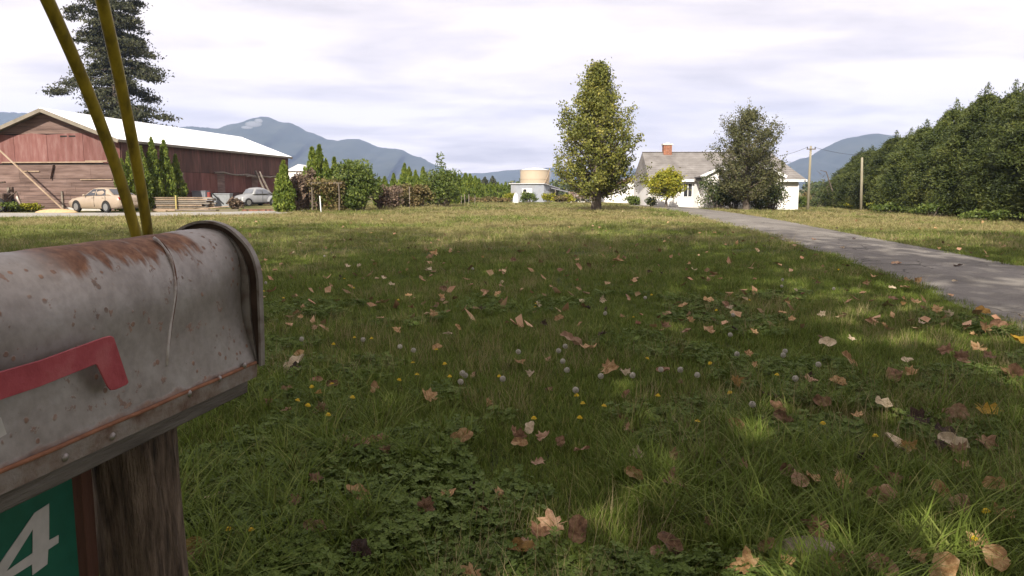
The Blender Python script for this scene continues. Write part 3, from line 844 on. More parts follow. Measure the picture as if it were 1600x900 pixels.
def sedan(name, label, loc, rz, paint, group=None):
    """four-door car, nose towards -x"""
    t = thing(name, label, 'car', loc, rz, group)
    S = [(-2.33, .36, .50, .62, .62, .66, .50), (-2.27, .26, .50, .70, .74, .78, .62), (-2.0, .22, .52, .79, .82, .85, .72), (-1.4, .2, .55, .87, .84, .87, .76), (-0.85, .2, .57, .93, .85, .88, .80),
         (0.2, .2, .58, .95, .85, .885, .83), (1.1, .2, .58, .96, .85, .885, .82), (1.6, .22, .58, .98, .84, .87, .76), (2.1, .27, .58, .97, .80, .85, .72), (2.3, .34, .58, .92, .74, .80, .66), (2.36, .40, .58, .80, .66, .72, .58)]
    b = MB(); b.loft([ring_sec(*s) for s in S]); body = b.build('body', paint, t, smooth=True)
    # cabin
    G = [(-0.88, .92, .79, .925, .78), (-0.15, .93, .80, 1.37, .60), (0.15, .93, .80, 1.415, .59), (0.75, .93, .80, 1.40, .58), (1.02, .93, .79, 1.34, .57), (1.72, .95, .76, .985, .72)]
    b = MB()
    rings = []
    for (x, z0, w0, z1, w1) in G:
        half = [(w0, z0), ((w0 + w1) / 2 + .02, (z0 + z1) / 2), (w1, z1 - .03 * (z1 > 1.1)), (w1 * .8, z1), (0, z1 + .012)]
        rings.append([(x, y, z) for y, z in half] + [(x, -y, z) for y, z in reversed(half[:-1])])
    b.loft(rings); b.build('cabin', paint, t, smooth=True)
    def side_w(z, x):
        xs_ = [g_[0] for g_ in G]
        w0 = np.interp(x, xs_, [g_[2] for g_ in G]); w1 = np.interp(x, xs_, [g_[4] for g_ in G]); z0 = np.interp(x, xs_, [g_[1] for g_ in G]); z1 = np.interp(x, xs_, [g_[3] for g_ in G])
        k = (z - z0) / max(.05, z1 - z0); return (w0 + (w1 - w0) * k) + 0.035 * math.sin(math.pi * min(1, max(0, k)))
    for sy in (1, -1):
        for pts in ([(-.62, .955), (.22, .955), (.22, 1.325), (-.08, 1.325)], [(.29, .955), (1.18, .965), (.98, 1.28), (.86, 1.325), (.29, 1.33)]):
            P = [(x, sy * (side_w(z, x) + .008), z) for x, z in pts]
            MB().prism(P, (0, -sy * 0.02, 0)).build('side_window', M_glass, t)
        for xm in (.25, 1.26):
            b = MB(); b.box(xm - .006, xm + .006, sy * .878 - .012, sy * .878 + .012, .33, .93); b.build('door_seam', M_dark, t)
        for xm in (.08, 1.02):
            b = MB(); b.box(xm - .08, xm + .08, sy * .89 - .012, sy * .89 + .012, .83, .86); b.build('door_handle', paint, t)
        MB().ball((-.55, sy * .93, .98), (.06, .10, .065), 8, 5).build('wing_mirror', paint, t, smooth=True)
        MB().ball((-2.2, sy * .56, .62), (.10, .16, .07), 8, 5).build('headlight', M_light, t, smooth=True)
        MB().box(2.24, 2.35, sy * .62 - .15, sy * .62 + .15, .72, .88).build('taillight', M_tail, t, bevel=.02)
        for xw in (-1.42, 1.28):
            b = MB()
            b.prism([(xw + .385 * math.cos(a), sy * .872, .31 + .385 * math.sin(a)) for a in np.linspace(-.25, math.pi + .25, 16)], (0, sy * .014, 0)); b.build('wheel_arch', M_dark, t)
            make_wheel(t, xw, sy * .80, .315, .20, sy, M_tyre, M_rimm)
    ws = [(-.84, -.62, .945), (-.84, .62, .945), (-.22, .52, 1.345), (-.22, -.52, 1.345)]
    MB().prism([(x - .02, y, z + .01) for x, y, z in ws], (.015, 0, -.01)).build('windscreen', M_glass, t)
    ws = [(1.66, -.62, 1.02), (1.66, .62, 1.02), (1.10, .50, 1.325), (1.10, -.50, 1.325)]
    MB().prism([(x + .02, y, z + .012) for x, y, z in ws], (-.015, 0, -.01)).build('rear_window', M_glass, t)
    MB().box(-2.36, -2.2, -.66, .66, .36, .48).build('bumper', paint, t, bevel=.03)
    MB().box(2.24, 2.40, -.68, .68, .40, .56).build('bumper', paint, t, bevel=.03)
    MB().box(-2.325, -2.28, -.30, .30, .58, .66).build('grille', M_dark, t)
    return t

M_beige = mat('car_beige', [(0.29, 0.225, 0.165), (0.35, 0.28, 0.21)], 1.5, 0.35, spec=0.5)
M_darkcar = plain('car_dark', (0.035, 0.035, 0.04), 0.3, spec=0.5)
ctr = at(166, 331, 45.0)
sed = sedan('parked_car', 'beige four-door sedan parked in front of the red barn', (ctr.x, 45.0, 0.02), R(-28), M_beige)
p = base(1311, 92); 
dk = sedan('parked_car', 'dark car half hidden at the end of the right-hand cedar hedge', (p.x, p.y, p.z), R(20), M_darkcar)

def beetle(label, loc, rz, paint):
    t = thing('old_car', label, 'car', loc, rz)
    b = MB(); rings = []
    # central body, nose towards -x
    for (x, zb, zt, w) in ((-1.98, .38, .46, .20), (-1.93, .32, .60, .36), (-1.75, .28, .76, .48), (-1.4, .26, .88, .56), (-1.0, .25, .95, .62), (-.6, .24, .98, .68), (0, .24, .97, .70), (.7, .24, .97, .68), (1.1, .26, .98, .62), (1.5, .28, .86, .52), (1.8, .32, .68, .42), (1.98, .40, .50, .22)):
        half = [(w * .95, zb), (w, zb + .1), (w, zt - (zt - zb) * .25), (w * .8, zt - .03), (w * .45, zt), (0, zt + .015)]
        rings.append([(x, y, z) for y, z in half] + [(x, -y, z) for y, z in reversed(half[:-1])])
    b.loft(rings); b.build('body', paint, t, smooth=True)
    b = MB(); rings = []
    for (x, z1, w1) in ((-.62, .99, .62), (-.36, 1.36, .54), (-.1, 1.46, .52), (.3, 1.48, .51), (.7, 1.42, .50), (1.05, 1.29, .46), (1.40, 1.06, .40), (1.62, .90, .34)):
        half = [(.665 if x < 1 else .5, .80 if x > 1.5 else .94), (w1 + (.66 - w1) * .35, .94 + (z1 - .94) * .55), (w1, z1 - .05 * (z1 > 1)), (w1 * .7, z1), (0, z1 + .015)]
        rings.append([(x, y, z) for y, z in half] + [(x, -y, z) for y, z in reversed(half[:-1])])
    b.loft(rings); b.build('cabin', paint, t, smooth=True)
    for sy in (1, -1):
        for xw, r_ in ((-1.22, (.56, .27, .46)), (1.20, (.56, .25, .46))):
            b = MB(); b.ball((xw, sy * .56, .36), r_, 18, 6, 0.0, 1.0); b.build('fender', paint, t, smooth=True)
            b = MB(); b.prism([(xw + .35 * math.cos(a), sy * .80, .32 + .34 * math.sin(a)) for a in np.linspace(-.2, math.pi + .2, 14)], (0, sy * .012, 0)); b.build('wheel_arch', M_dark, t)
            make_wheel(t, xw, sy * .755, .32, .15, sy, M_tyre, M_rimm)
        MB().box(-.72, .72, sy * .72 - .09, sy * .72 + .09, .26, .31).build('running_board', M_tyre, t)
        P = [(-.46, .99), (.22, .99), (.20, 1.33), (-.28, 1.33)]
        MB().prism([(x, sy * (.655 - (z - .99) * .26 + .035), z) for x, z in P], (0, -sy * .02, 0)).build('side_window', M_grey_glass, t)
        P = [(.31, .99), (.92, 1.0), (.72, 1.27), (.55, 1.33), (.29, 1.33)]
        MB().prism([(x, sy * (.650 - (z - .99) * .26 + .035), z) for x, z in P], (0, -sy * .02, 0)).build('side_window', M_grey_glass, t)
        MB().ball((-1.62, sy * .60, .64), (.08, .10, .10), 10, 6).build('headlight', M_light, t, smooth=True)
        b = MB(); b.box(.25 - .006, .25 + .006, sy * .70 - .006, sy * .70 + .006, .34, .94); b.build('door_seam', M_dark, t)
    ws = [(-.60, -.50, 1.02), (-.60, .50, 1.02), (-.39, .44, 1.34), (-.39, -.44, 1.34)]
    MB().prism([(x - .03, y, z + .015) for x, y, z in ws], (.015, 0, -.01)).build('windscreen', M_grey_glass, t)
    ws = [(1.20, -.24, 1.10), (1.20, .24, 1.10), (.96, .24, 1.28), (.96, -.24, 1.28)]
    MB().prism([(x + .03, y, z + .02) for x, y, z in ws], (-.01, 0, -.01)).build('rear_window', M_glass, t)
    MB().tube([(-1.86, -.78, .38), (-2.04, -.5, .40), (-2.07, 0, .40), (-2.04, .5, .40), (-1.86, .78, .38)], .045, 8).build('bumper', M_chrome, t, smooth=True)
    MB().tube([(1.86, -.78, .40), (2.04, -.5, .42), (2.07, 0, .42), (2.04, .5, .42), (1.86, .78, .40)], .045, 8).build('bumper', M_chrome, t, smooth=True)
    return t
M_silver = mat('car_silver', [(0.22, 0.225, 0.23), (0.29, 0.295, 0.30)], 1.5, 0.4, spec=0.5)
pc = at(398, 322, 62)
beetle('small rounded grey old car parked beside the long side of the barn', (pc.x, 62, float(gz(pc.x, 62)) - 0.03), R(58), M_silver)

# ------------------------------------------------------------------ trees
def tube_list(b, pts, rads, n=6):
    b.tube(pts, rads, n, cap=False)

def broad_tree(name, label, cat, loc, H, h0, radius, nb, ncl, nleaf, leaf, m_leaf, rise=0.6, trunk_r=0.16, group=None, seed=1, spread=0.30, lean=0.0, fork=0, bias=(0, 0, 0.1), core=0.25, wisp=0.0):
    """trunk with limbs; leaves gather in clumps along the limbs. radius(t) gives the crown half width for t = 0 (h0) .. 1 (top)"""
    g = np.random.default_rng(seed)
    t = thing(name, label, cat, loc, 0, group)
    b = MB()
    trunk = [Vector((lean * (i / 9) ** 1.5 * H * 0.1 + 0.05 * math.sin(i * 1.7 + seed), 0.05 * math.cos(i * 2.3 + seed), -0.15 + (H * 0.96 + .15) * i / 9)) for i in range(10)]
    tr = [trunk_r * (1.25 if i == 0 else 1) * (1 - i / 9.6) ** 0.8 for i in range(10)]
    b.tube(trunk, tr, 9, cap=False)
    P = []
    for k in range(nb):
        u = (k + g.random()) / nb
        u = u ** 0.85
        hb = h0 + (H - h0) * u
        rr = radius(u) * (0.48 + 0.70 * g.random())
        az = k * 2.399 + g.normal() * 0.3
        zb = max(h0 * 0.7, hb - rr * rise * 0.8)
        xt = np.interp(zb, [v.z for v in trunk], [v.x for v in trunk]); yt = np.interp(zb, [v.z for v in trunk], [v.y for v in trunk])
        a = Vector((xt, yt, zb)); tip = Vector((xt + rr * math.cos(az), yt + rr * math.sin(az), hb + g.normal() * 0.15))
        mid = a.lerp(tip, 0.5) + Vector((0, 0, -0.12 * rr * rise + g.normal() * 0.1))
        r0 = trunk_r * 0.32 * (1 - u * 0.6)
        b.tube([a, mid, tip], [r0, r0 * .6, r0 * .15], 5, cap=False)
        if wisp and g.random() < .55:      # thin shoots that stand out of the crown
            e = tip + (tip - a).normalized() * (wisp * 2.4 * g.random() + .1) + Vector((0, 0, .35 * g.random()))
            b.tube([tip, e], [r0 * .2, .006], 4, cap=False)
            for c in range(3):
                P.append(np.array(tip.lerp(e, (c + 1) / 3)) + g.normal(size=(int(3 + 5 * g.random()), 3)) * .10)
        for c in range(ncl):
            s = core + (1.06 - core) * g.random() ** 0.7
            c0 = (a.lerp(mid, s * 2) if s < .5 else mid.lerp(tip, min(1.05, (s - .5) * 2)))
            cc = np.array(c0) + g.normal(size=3) * spread * 0.55
            n_ = int(nleaf * (0.4 + 1.2 * g.random()))
            P.append(cc + g.normal(size=(n_, 3)) * spread * (0.55 + 0.5 * g.random()) * np.array([1, 1, 0.8]))
    P = np.concatenate(P)
    P = P[P[:, 2] > 0.03]
    b.build('trunk', M_bark, t, smooth=True, fix=False)
    V, Q = cards(P, leaf * 1.5, leaf * 0.8, bias, 1.0, g)
    link('crown', np_mesh('crown', V, Q), t, m_leaf)
    return t

def cone_evergreen(name, label, loc, H, Rm, m_leaf, n=2600, group=None, seed=1, leaf=0.16, bulge=0.35, clump=60):
    g = np.random.default_rng(seed)
    t = thing(name, label, 'conifer', loc, g.random() * 6, group)
    b = MB(); b.tube([(0, 0, -0.1), (0, 0, H * .5), (0, 0, H * .95)], [Rm * .14, Rm * .1, 0.01], 7, cap=False); b.build('trunk', M_bark, t, fix=False)
    rad = lambda u: Rm * np.minimum(1, (0.62 + u * 3)) * (1 - np.clip((u - bulge) / (1 - bulge), 0, 1) ** 1.2) * (1 - .05 * u)
    # clumps of upright sprays
    uc = g.random(clump) ** 1.15; ac = g.random(clump) * 6.283
    P = []
    per = n // clump
    for u, a in zip(uc, ac):
        r = rad(u) * (0.72 + 0.30 * g.random())
        c = np.array([r * math.cos(a), r * math.sin(a), 0.08 + u * (H - .12)])
        P.append(c + g.normal(size=(per, 3)) * np.array([.10, .10, .19]) * max(.25, Rm) * (1.1 - .75 * u))
    n2_ = n // 2
    u = g.random(n2_) ** 1.1; a = g.random(n2_) * 6.283; r = rad(u) * (0.45 + .5 * g.random(n2_))
    P.append(np.stack([r * np.cos(a), r * np.sin(a), .05 + u * (H - .05)], 1))
    P = np.concatenate(P); P = P[P[:, 2] > 0.02]; P[:, 2] = np.minimum(P[:, 2], H)
    V, Q = cards(P, leaf * 1.5, leaf * .48, (0, 0, 1.3), 0.8, g)
    link('crown', np_mesh('crown', V, Q), t, m_leaf)
    return t

def shrub(name, label, loc, w, d, h, m_leaf, n=1500, leaf=0.12, group=None, seed=1, cat='shrub', lump=14, flat=0.0):
    g = np.random.default_rng(seed)
    t = thing(name, label, cat, loc, 0, group)
    b = MB(); P = []
    for k in range(lump):
        a = g.random() * 6.283; rr = math.sqrt(g.random()); zc = h * (0.22 + 0.62 * g.random())
        sc_ = math.sqrt(max(.1, 1 - (max(0, zc / h - .45) / .62) ** 2))
        c = np.array([rr * math.cos(a) * w * .42 * sc_, rr * math.sin(a) * d * .42 * sc_, zc])
        b.tube([(c[0] * .25, c[1] * .25, -0.05), tuple(c * np.array([.7, .7, .6])), tuple(c)], [.03 * h ** .5, .02, .008], 5, cap=False)
        q = g.normal(size=(n // lump, 3)); q = unit(q) * (g.random((len(q), 1)) ** .45)
        P.append(c + q * np.array([w * .28, d * .28, h * .25]))
    P = np.concatenate(P); P = P[(P[:, 2] > 0.02)]
    b.build('stems', M_bark, t, fix=False)
    V, Q = cards(P, leaf * 1.5, leaf * .8, (0, 0, .25), 1.0, g)
    link('foliage', np_mesh('foliage', V, Q), t, m_leaf)
    return t

# the lone tree on the lawn
def prof_lone(u):
    return float(np.interp(u, [0, .09, .23, .40, .61, .84, .94, 1], [1.9, 2.6, 2.75, 2.6, 1.95, 1.0, .45, .08]))
p = gnd(932, 329.5)
lone_loc = p
broad_tree('lawn_tree', 'tall olive green tree standing alone in the middle of the lawn', 'tree', p, (294 - 113) / F * p.y + CAMH - p.z, 1.3, prof_lone, 165, 9, 24, 0.11, M_leaf_olive, rise=0.95, trunk_r=0.30, seed=5, spread=0.23, wisp=.22)
# tree before the house
def prof_house(u):
    return float(np.interp(u, [0, .12, .3, .5, .75, .9, 1], [1.7, 2.3, 2.55, 2.7, 2.45, 1.45, .3]))
p = base(1164, 57.5)
broad_tree('house_tree', 'grey green tree with open crown standing right before the white house', 'tree', p, (294 - 178) / F * p.y + CAMH - p.z, 1.3, prof_house, 135, 8, 24, 0.095, M_leaf_grey, rise=0.9, trunk_r=0.24, seed=9, spread=0.23, wisp=.22)
p = gnd(1040, 319)
Yt = 61.0
def prof_yel(u):
    return float(np.interp(u, [0, .3, .6, 1], [1.45, 1.75, 1.45, .5]))
p = base(1040, Yt)
broad_tree('ornamental_tree', 'small round yellow green tree before the house porch', 'tree', p, (294 - 271) / F * Yt + CAMH - p.z, 1.25, prof_yel, 46, 6, 28, 0.12, M_leaf_yellow, rise=.35, trunk_r=.10, seed=21, spread=.22)

# the cedar hedge on the right
hy = 77.0
k = 0
M_under = M_bark
g5 = np.random.default_rng(42)
order = ['first', 'second', 'third', 'fourth', 'fifth', 'sixth', 'seventh', 'eighth', 'ninth', 'tenth', 'eleventh', 'twelfth', 'thirteenth', 'fourteenth', 'fifteenth', 'sixteenth', 'seventeenth', 'eighteenth', 'nineteenth', 'twentieth', 'twenty-first', 'twenty-second', 'twenty-third', 'twenty-fourth', 'twenty-fifth', 'twenty-sixth', 'twenty-seventh', 'twenty-eighth']
hedge_x = lambda y: np.interp(y, [24, 36, 62, 80], [24.7, 26.2, 30.4, 34.2])
def cedar_mesh(H, Rm, seed):
    g = np.random.default_rng(seed)
    P = []; D = []
    nb = 270
    for i in range(nb):
        u = g.random() ** 1.1
        r = Rm * (np.interp(u, [0, .12, .45, .75, .93, 1], [.85, 1.0, .95, .60, .17, .03])) * (.78 + .42 * g.random())
        a = g.random() * 6.283
        c = np.array([r * math.cos(a), r * math.sin(a), .25 + u * (H - .35)])
        n_ = int(200 * (.5 + g.random()))
        q = g.normal(size=(n_, 3)) * np.array([.25, .25, .22]) * (1.2 - .7 * u)
        out_ = np.array([math.cos(a), math.sin(a), 0])
        q += out_ * (g.random((n_, 1)) * .4)
        q[:, 2] -= .25 * (q @ out_) * .8
        P.append(c + q); D.append(np.tile(out_ * .8 + np.array([0, 0, .2]), (n_, 1)))
    for j in range(2):
        a = g.random() * 6.283; rr = (0 if j == 0 else Rm * (.25 + .3 * g.random())); h1 = H * (1.09 if j == 0 else .80 + .2 * g.random())
        for q_ in range(9):
            z = h1 - .16 * q_; w_ = .04 + .05 * q_
            n_ = 16 + 10 * q_
            P.append(np.array([rr * math.cos(a), rr * math.sin(a), z]) + g.normal(size=(n_, 3)) * np.array([w_, w_, .09])); D.append(np.tile([0, 0, .9], (n_, 1)))
    P = np.concatenate(P); D = np.concatenate(D)
    ok = P[:, 2] > .1; P = P[ok]; D = D[ok]
    n = len(P)
    d = unit(g.normal(size=(n, 3)) * .75 + D); s_ = unit(np.cross(d, g.normal(size=(n, 3))))
    L = .19 * (.7 + .6 * g.random((n, 1))); W = .05
    V = np.stack([P - d * L / 2, P + s_ * W / 2, P + d * L / 2, P - s_ * W / 2], 1).reshape(-1, 3)
    me = np_mesh('crown', V, np.arange(4 * n).reshape(n, 4))
    bk = MB(); bk.tube([(0, 0, -.1), (.05, 0, H * .4), (0, 0, H * .92)], [.2, .14, .02], 7, cap=False)
    for i in range(14):
        a = i * 2.4; z = .5 + i * (H - 1.5) / 14
        bk.tube([(0, 0, z), (Rm * .6 * math.cos(a), Rm * .6 * math.sin(a), z + .2)], [.04, .01], 4, cap=False)
    return me, bk.mesh('trunk')
ced = [cedar_mesh(7.0, 1.95, 100 + i) for i in range(4)]
for me, tm in ced: me.materials.append(M_cedar); tm.materials.append(M_bark)
while hy > 24:
    x = float(hedge_x(hy)) + 0.25 * g5.normal()
    Hh = float(np.interp(hy, [24, 44, 48, 53, 58, 66, 78], [7.4, 7.1, 6.9, 6.3, 5.9, 5.6, 4.4])) * (.96 + .06 * g5.normal())
    t = thing('cedar_tree', f'{order[k]} tall cedar in the right-hand hedge, counted from its far end', 'cedar', (x, hy, float(gz(x, hy))), g5.random() * 6.28, 'cedars of the right-hand hedge')
    t.scale = (1.0 + .1 * g5.normal(), 1.0 + .1 * g5.normal(), Hh / 7.0)
    me, tm = ced[k % 4]
    link('trunk', tm, t); link('crown', me, t)
    hy -= 2.25 + .25 * g5.normal(); k += 1

# big fir behind the barn
def fir_tree(name, label, loc, H, Rm, seed, nlev=30, bare=.16, leaf=.36, n_per=70):
    g = np.random.default_rng(seed)
    t = thing(name, label, 'fir', loc, 0)
    b = MB(); b.tube([(0, 0, -.2), (.1, 0, H * .4), (0, .1, H * .75), (0, 0, H)], [H * .018, H * .014, H * .007, .02], 8, cap=False)
    P = []; B_ = []
    for l in range(nlev):
        u = l / (nlev - 1)
        z = H * (bare + (1 - bare) * u)
        r = Rm * (1 - u) ** .75 * (.95 if u > .1 else .8) + .3
        for q in range(6):
            if g.random() < .16: continue
            a = g.random() * 6.283; rr = r * (.55 + .6 * g.random())
            dr_ = -.22 * rr + .05
            a0 = np.array([0, 0, z]); tip = np.array([rr * math.cos(a), rr * math.sin(a), z + dr_ + .3 * g.normal()])
            midp = (a0 + tip) / 2 + np.array([0, 0, .10 * rr])
            b.tube([tuple(a0), tuple(midp), tuple(tip)], [.09 * (1 - u) + .02, .05 * (1 - u) + .015, .01], 4, cap=False)
            for cidx in range(int(4 + rr * 1.5)):
                s = .22 + .8 * g.random()
                c0 = a0 + (midp - a0) * min(1, s * 2) if s < .5 else midp + (tip - midp) * (s - .5) * 2
                wd = rr * .17 * (1.15 - s * .6) + .18
                n_ = int(n_per * (.5 + g.random()))
                pts = c0 + g.normal(size=(n_, 3)) * np.array([wd, wd, .17]) * .85; pts[:, 2] -= .12 + .25 * g.random(n_)
                P.append(pts)
    P = np.concatenate(P)
    b.build('trunk', M_bark, t, fix=False)
    V, Q = cards(P, leaf, leaf * .42, (0, 0, -.35), 1.0, g)
    link('crown', np_mesh('crown', V, Q), t, M_fir)
    return t
p = base(196, 92)
fir_tree('fir_tree', 'huge dark fir tree rising behind the white barn roof', p, 36, 7.0, 4)

# conifers by the barn side
arbs = [(197, 250, 47.6, .54), (209, 238, 48.2, .54), (228, 231, 49.4, .64), (245, 217, 50.4, .64), (264, 222, 51.4, .74), (281, 243, 52.4, .60)]
places = ['leftmost and lowest of', 'second from left of', 'third from left of', 'tallest of', 'widest, second from right of', 'rightmost of']
for i, (px_, top, Y, w) in enumerate(arbs):
    p = base(px_, Y)
    cone_evergreen('conifer', f'{places[i]} six slim green conifers by the barn side', p, (294 - top) / F * Y + CAMH - p.z, w, M_arbor, 5200, 'slim conifers beside the barn', 30 + i)
p = base(447, 45); cone_evergreen('conifer', 'slim green conifer standing alone right of the barn end', p, (294 - 253) / F * 45 + CAMH - p.z, .60, M_arbor, 5200, None, 41)
p = base(437, 46); cone_evergreen('conifer', 'low narrow conifer tucked left of the lone slim conifer', p, (294 - 275) / F * 46 + CAMH - p.z, .3, M_arbor, 1200, None, 42)
# conifers of the middle hedge: (pixel x, top y, distance, half width)
mid = [(492, 233, 49.5, .75), (503, 229, 51, .6), (513, 250, 50, .48), (526, 248, 51, .54), (548, 255, 53, .6), (594, 279, 60, .4), (603, 277, 61, .4), (617, 272, 66, .42), (634, 257, 68, .62), (641, 262, 68, .6), (651, 267, 68, .6), (663, 262, 68, .6), (702, 268, 70, .6), (711, 270, 70, .62), (718, 275, 71, .6), (728, 272, 74, .7), (735, 273, 75, .7), (743, 276, 75, .7), (749, 280, 76, .6)]
for i, (px_, top, Y, w) in enumerate(mid):
    p = base(px_, Y); nm = 'a pair' if 0 else ''
    lab = {0: 'wide tall conifer at the left end of the middle hedge', 1: 'tallest pointed conifer of the middle hedge, just right of the wide one', 2: 'short dark conifer right of the two tallest in the middle hedge', 3: 'slim conifer standing over the vine arbour', 4: 'conifer top showing just above the big round shrub', 5: 'first of three small pointed conifers over the brown hedge', 6: 'second of three small pointed conifers over the brown hedge', 7: 'third of three small pointed conifers over the brown hedge'}.get(i, f'pointed conifer number {i - 7} in the row right of the brown hedge')
    lab = lab if i < 8 else ['tallest left conifer of the row behind the brown hedge', 'conifer close right of the tallest behind the brown hedge', 'lower conifer third in the row behind the brown hedge', 'pointed conifer left of the tall bare-topped bush', 'conifer close right of the tall bare-topped bush', 'middle one of three conifers right of the bare-topped bush', 'rightmost of three conifers right of the bare-topped bush', 'first of four conifers past the gap in the hedge', 'second of four conifers past the gap in the hedge', 'third of four conifers past the gap in the hedge', 'last of four conifers past the gap in the hedge'][i - 8]
    cone_evergreen('conifer', lab, p, (294 - top) / F * Y + CAMH - p.z, w * 1.15, M_arbor, 3800, 'conifers of the middle hedge', 60 + i, leaf=.18)
# low clipped hedge row further right
for i, px_ in enumerate((757, 762, 767, 772, 778, 784, 790, 796)):
    Y = 80 + i * .6; p = base(px_, Y)
    cone_evergreen('conifer', f'{order[i]} low conifer from the left in the row ending at the grey shed', p, (294 - (287 - i * .4 + (i % 2) * 2)) / F * Y + CAMH - p.z, .55, M_arbor, 700, 'low conifers left of the grey shed', 90 + i, leaf=.2, clump=24)

# shrubs of the middle hedge
def shr(px0, px1, top, Y, m_, n, label, seed, name='shrub', leaf=.12, lump=14, cat='shrub', group=None, bottom=None):
    p = base((px0 + px1) / 2, Y); w = (px1 - px0) / F * Y
    return shrub(name, label, p, w * 1.22, w * .95, (294 - top) / F * Y + CAMH - p.z, m_, n, leaf, group, seed, cat, lump)
shr(534, 592, 254, 47.5, M_leaf_shrub, 9500, 'big round dark green shrub in the middle hedge', 201, lump=26)
shr(670, 722, 268, 58, M_leaf_shrub, 4500, 'broad green bush at the foot of the tall bare-topped stem', 202, lump=22)
shr(676, 704, 240, 58.5, M_leaf_shrub, 1500, 'tall narrow bush with a leafy fork top in the hedge', 203, 'tall_bush', lump=9)
shr(457, 478, 272, 46.2, M_leaf_dead, 1700, 'dead brown bush right of the lone slim conifer', 204)
shr(470, 493, 262, 46.8, M_leaf_dead, 2200, 'taller reddish dead bush beside the vine arbour', 205)
shr(582, 610, 291, 51, M_leaf_dead, 1600, 'dead brown bush right of the big round shrub', 206)
shr(604, 634, 289, 54, M_leaf_dead, 1700, 'second dead brown bush in the brown hedge', 207)
shr(626, 656, 289, 56, M_leaf_vine, 1900, 'brown green tangled bush in the brown hedge', 208)
shr(646, 678, 290, 57, M_leaf_vine, 1900, 'brown tangled bush left of the tall bare-topped bush', 209)
for i, (a_, b_) in enumerate(((722, 742), (738, 760), (756, 778), (772, 792))):
    shr(a_, b_, 307 + (i % 2) * 2, 72 + i, M_leaf_vine, 900, ['tangled dry bramble under the four conifers', 'low dry bramble just right of the four conifers', 'low bramble before the low conifer row', 'low bramble beside the yellow bush'][i], 220 + i, 'bramble')
shr(786, 803, 301, 76, M_leaf_yellow, 900, 'small yellow green bush left of the grey shed', 230)
shr(817, 836, 298, 73, M_leaf_shrub, 900, 'green bush in front of the grey shed front', 231)
shr(849, 866, 302, 73, M_leaf_yellow, 800, 'yellow green bush at the corner of the grey shed', 232)
shr(866, 884, 306, 73, M_leaf_vine, 700, 'low brown bush behind the lawn tree on its left', 233)
shr(878, 896, 303, 74, M_leaf_yellow, 700, 'low yellow bush beside the white tarp', 234)
shr(978, 1012, 306, 70, M_leaf_shrub, 1300, 'low green bush before the white garage', 235)
# shrubs round the house tree
shr(1098, 1142, 272, 60, M_leaf_darkshrub, 3600, 'dark green bush left of the house tree trunk', 240, lump=20)
shr(1128, 1166, 282, 60, M_leaf_grey, 2400, 'grey green bush at the foot of the house tree', 241)
shr(1162, 1212, 280, 60, M_leaf_darkshrub, 3200, 'dark bush right of the house tree trunk', 242, lump=20)
shr(1185, 1222, 262, 61.5, M_leaf_grey, 2200, 'loose reddish grey bush under the right end of the house roof', 243)
shr(1010, 1024, 306, 64, M_leaf_darkshrub, 600, 'low dark bush at the left corner of the house', 244)
# far right, behind the pole
for i, (a_, b_, top, Y, m_, lab) in enumerate(((1246, 1262, 300, 74, M_leaf_vine, 'brown bush between the house and the first pole'), (1262, 1284, 296, 76, M_leaf_darkshrub, 'dark bush just right of the first pole'), (1278, 1300, 288, 78, M_leaf_darkshrub, 'dark green bush below the bare snag by the hedge end'), (1238, 1254, 306, 72, M_leaf_shrub, 'low green bush at the right corner of the house'))):
    shr(a_, b_, top, Y, m_, 1100, lab, 250 + i)
# weeds along the hedge foot
g6 = np.random.default_rng(77)
for i in range(12):
    Y = 64 - i * 2.7; x = float(hedge_x(Y)) - 2.3 + .4 * g6.normal()
    shrub('weed_clump', ['tall yellow weed clump at the foot of the cedar hedge', 'green weed clump at the foot of the cedar hedge'][0 if i < 4 else 1], Vector((x, Y, float(gz(x, Y)))), 2.2, 1.2, .55 + .25 * g6.random(), M_leaf_yellow if i < 4 else M_leaf_shrub, 500, .12, 'yellow weeds at the hedge foot' if i < 4 else 'green weeds at the hedge foot', 300 + i, 'weeds', 7)
# barn yard weeds
shr(2, 30, 316, 45.2, M_leaf_shrub, 900, 'dark green weeds by the junk at the left edge', 260, 'weed_clump', cat='weeds')
shr(36, 66, 318, 46, M_leaf_yellow, 700, 'yellow dry weeds at the foot of the barn gable', 261, 'weed_clump', cat='weeds')
shr(362, 380, 309, 51.5, M_leaf_dead, 600, 'pale straw bush before the small old car', 262, 'straw_bush')
# bare snag by the hedge
p = base(1300, 74)
b = MB(); g = np.random.default_rng(5)
b.tube([p, p + Vector((-.2, 0, 1.6)), p + Vector((-.9, 0, 3.4)), at(1281, 266, 74)], [.09, .07, .045, .015], 6)
for i in range(7):
    t_ = .35 + .09 * i; q0 = p.lerp(at(1281, 266, 74), t_)
    b.tube([q0, q0 + Vector((g.normal() * .35, g.normal() * .2, .35))], [.025, .006], 4)
o_ = b.build('dead_tree', M_bark); tag(o_, 'thin bare leaning snag between pole and cedar hedge', 'tree')

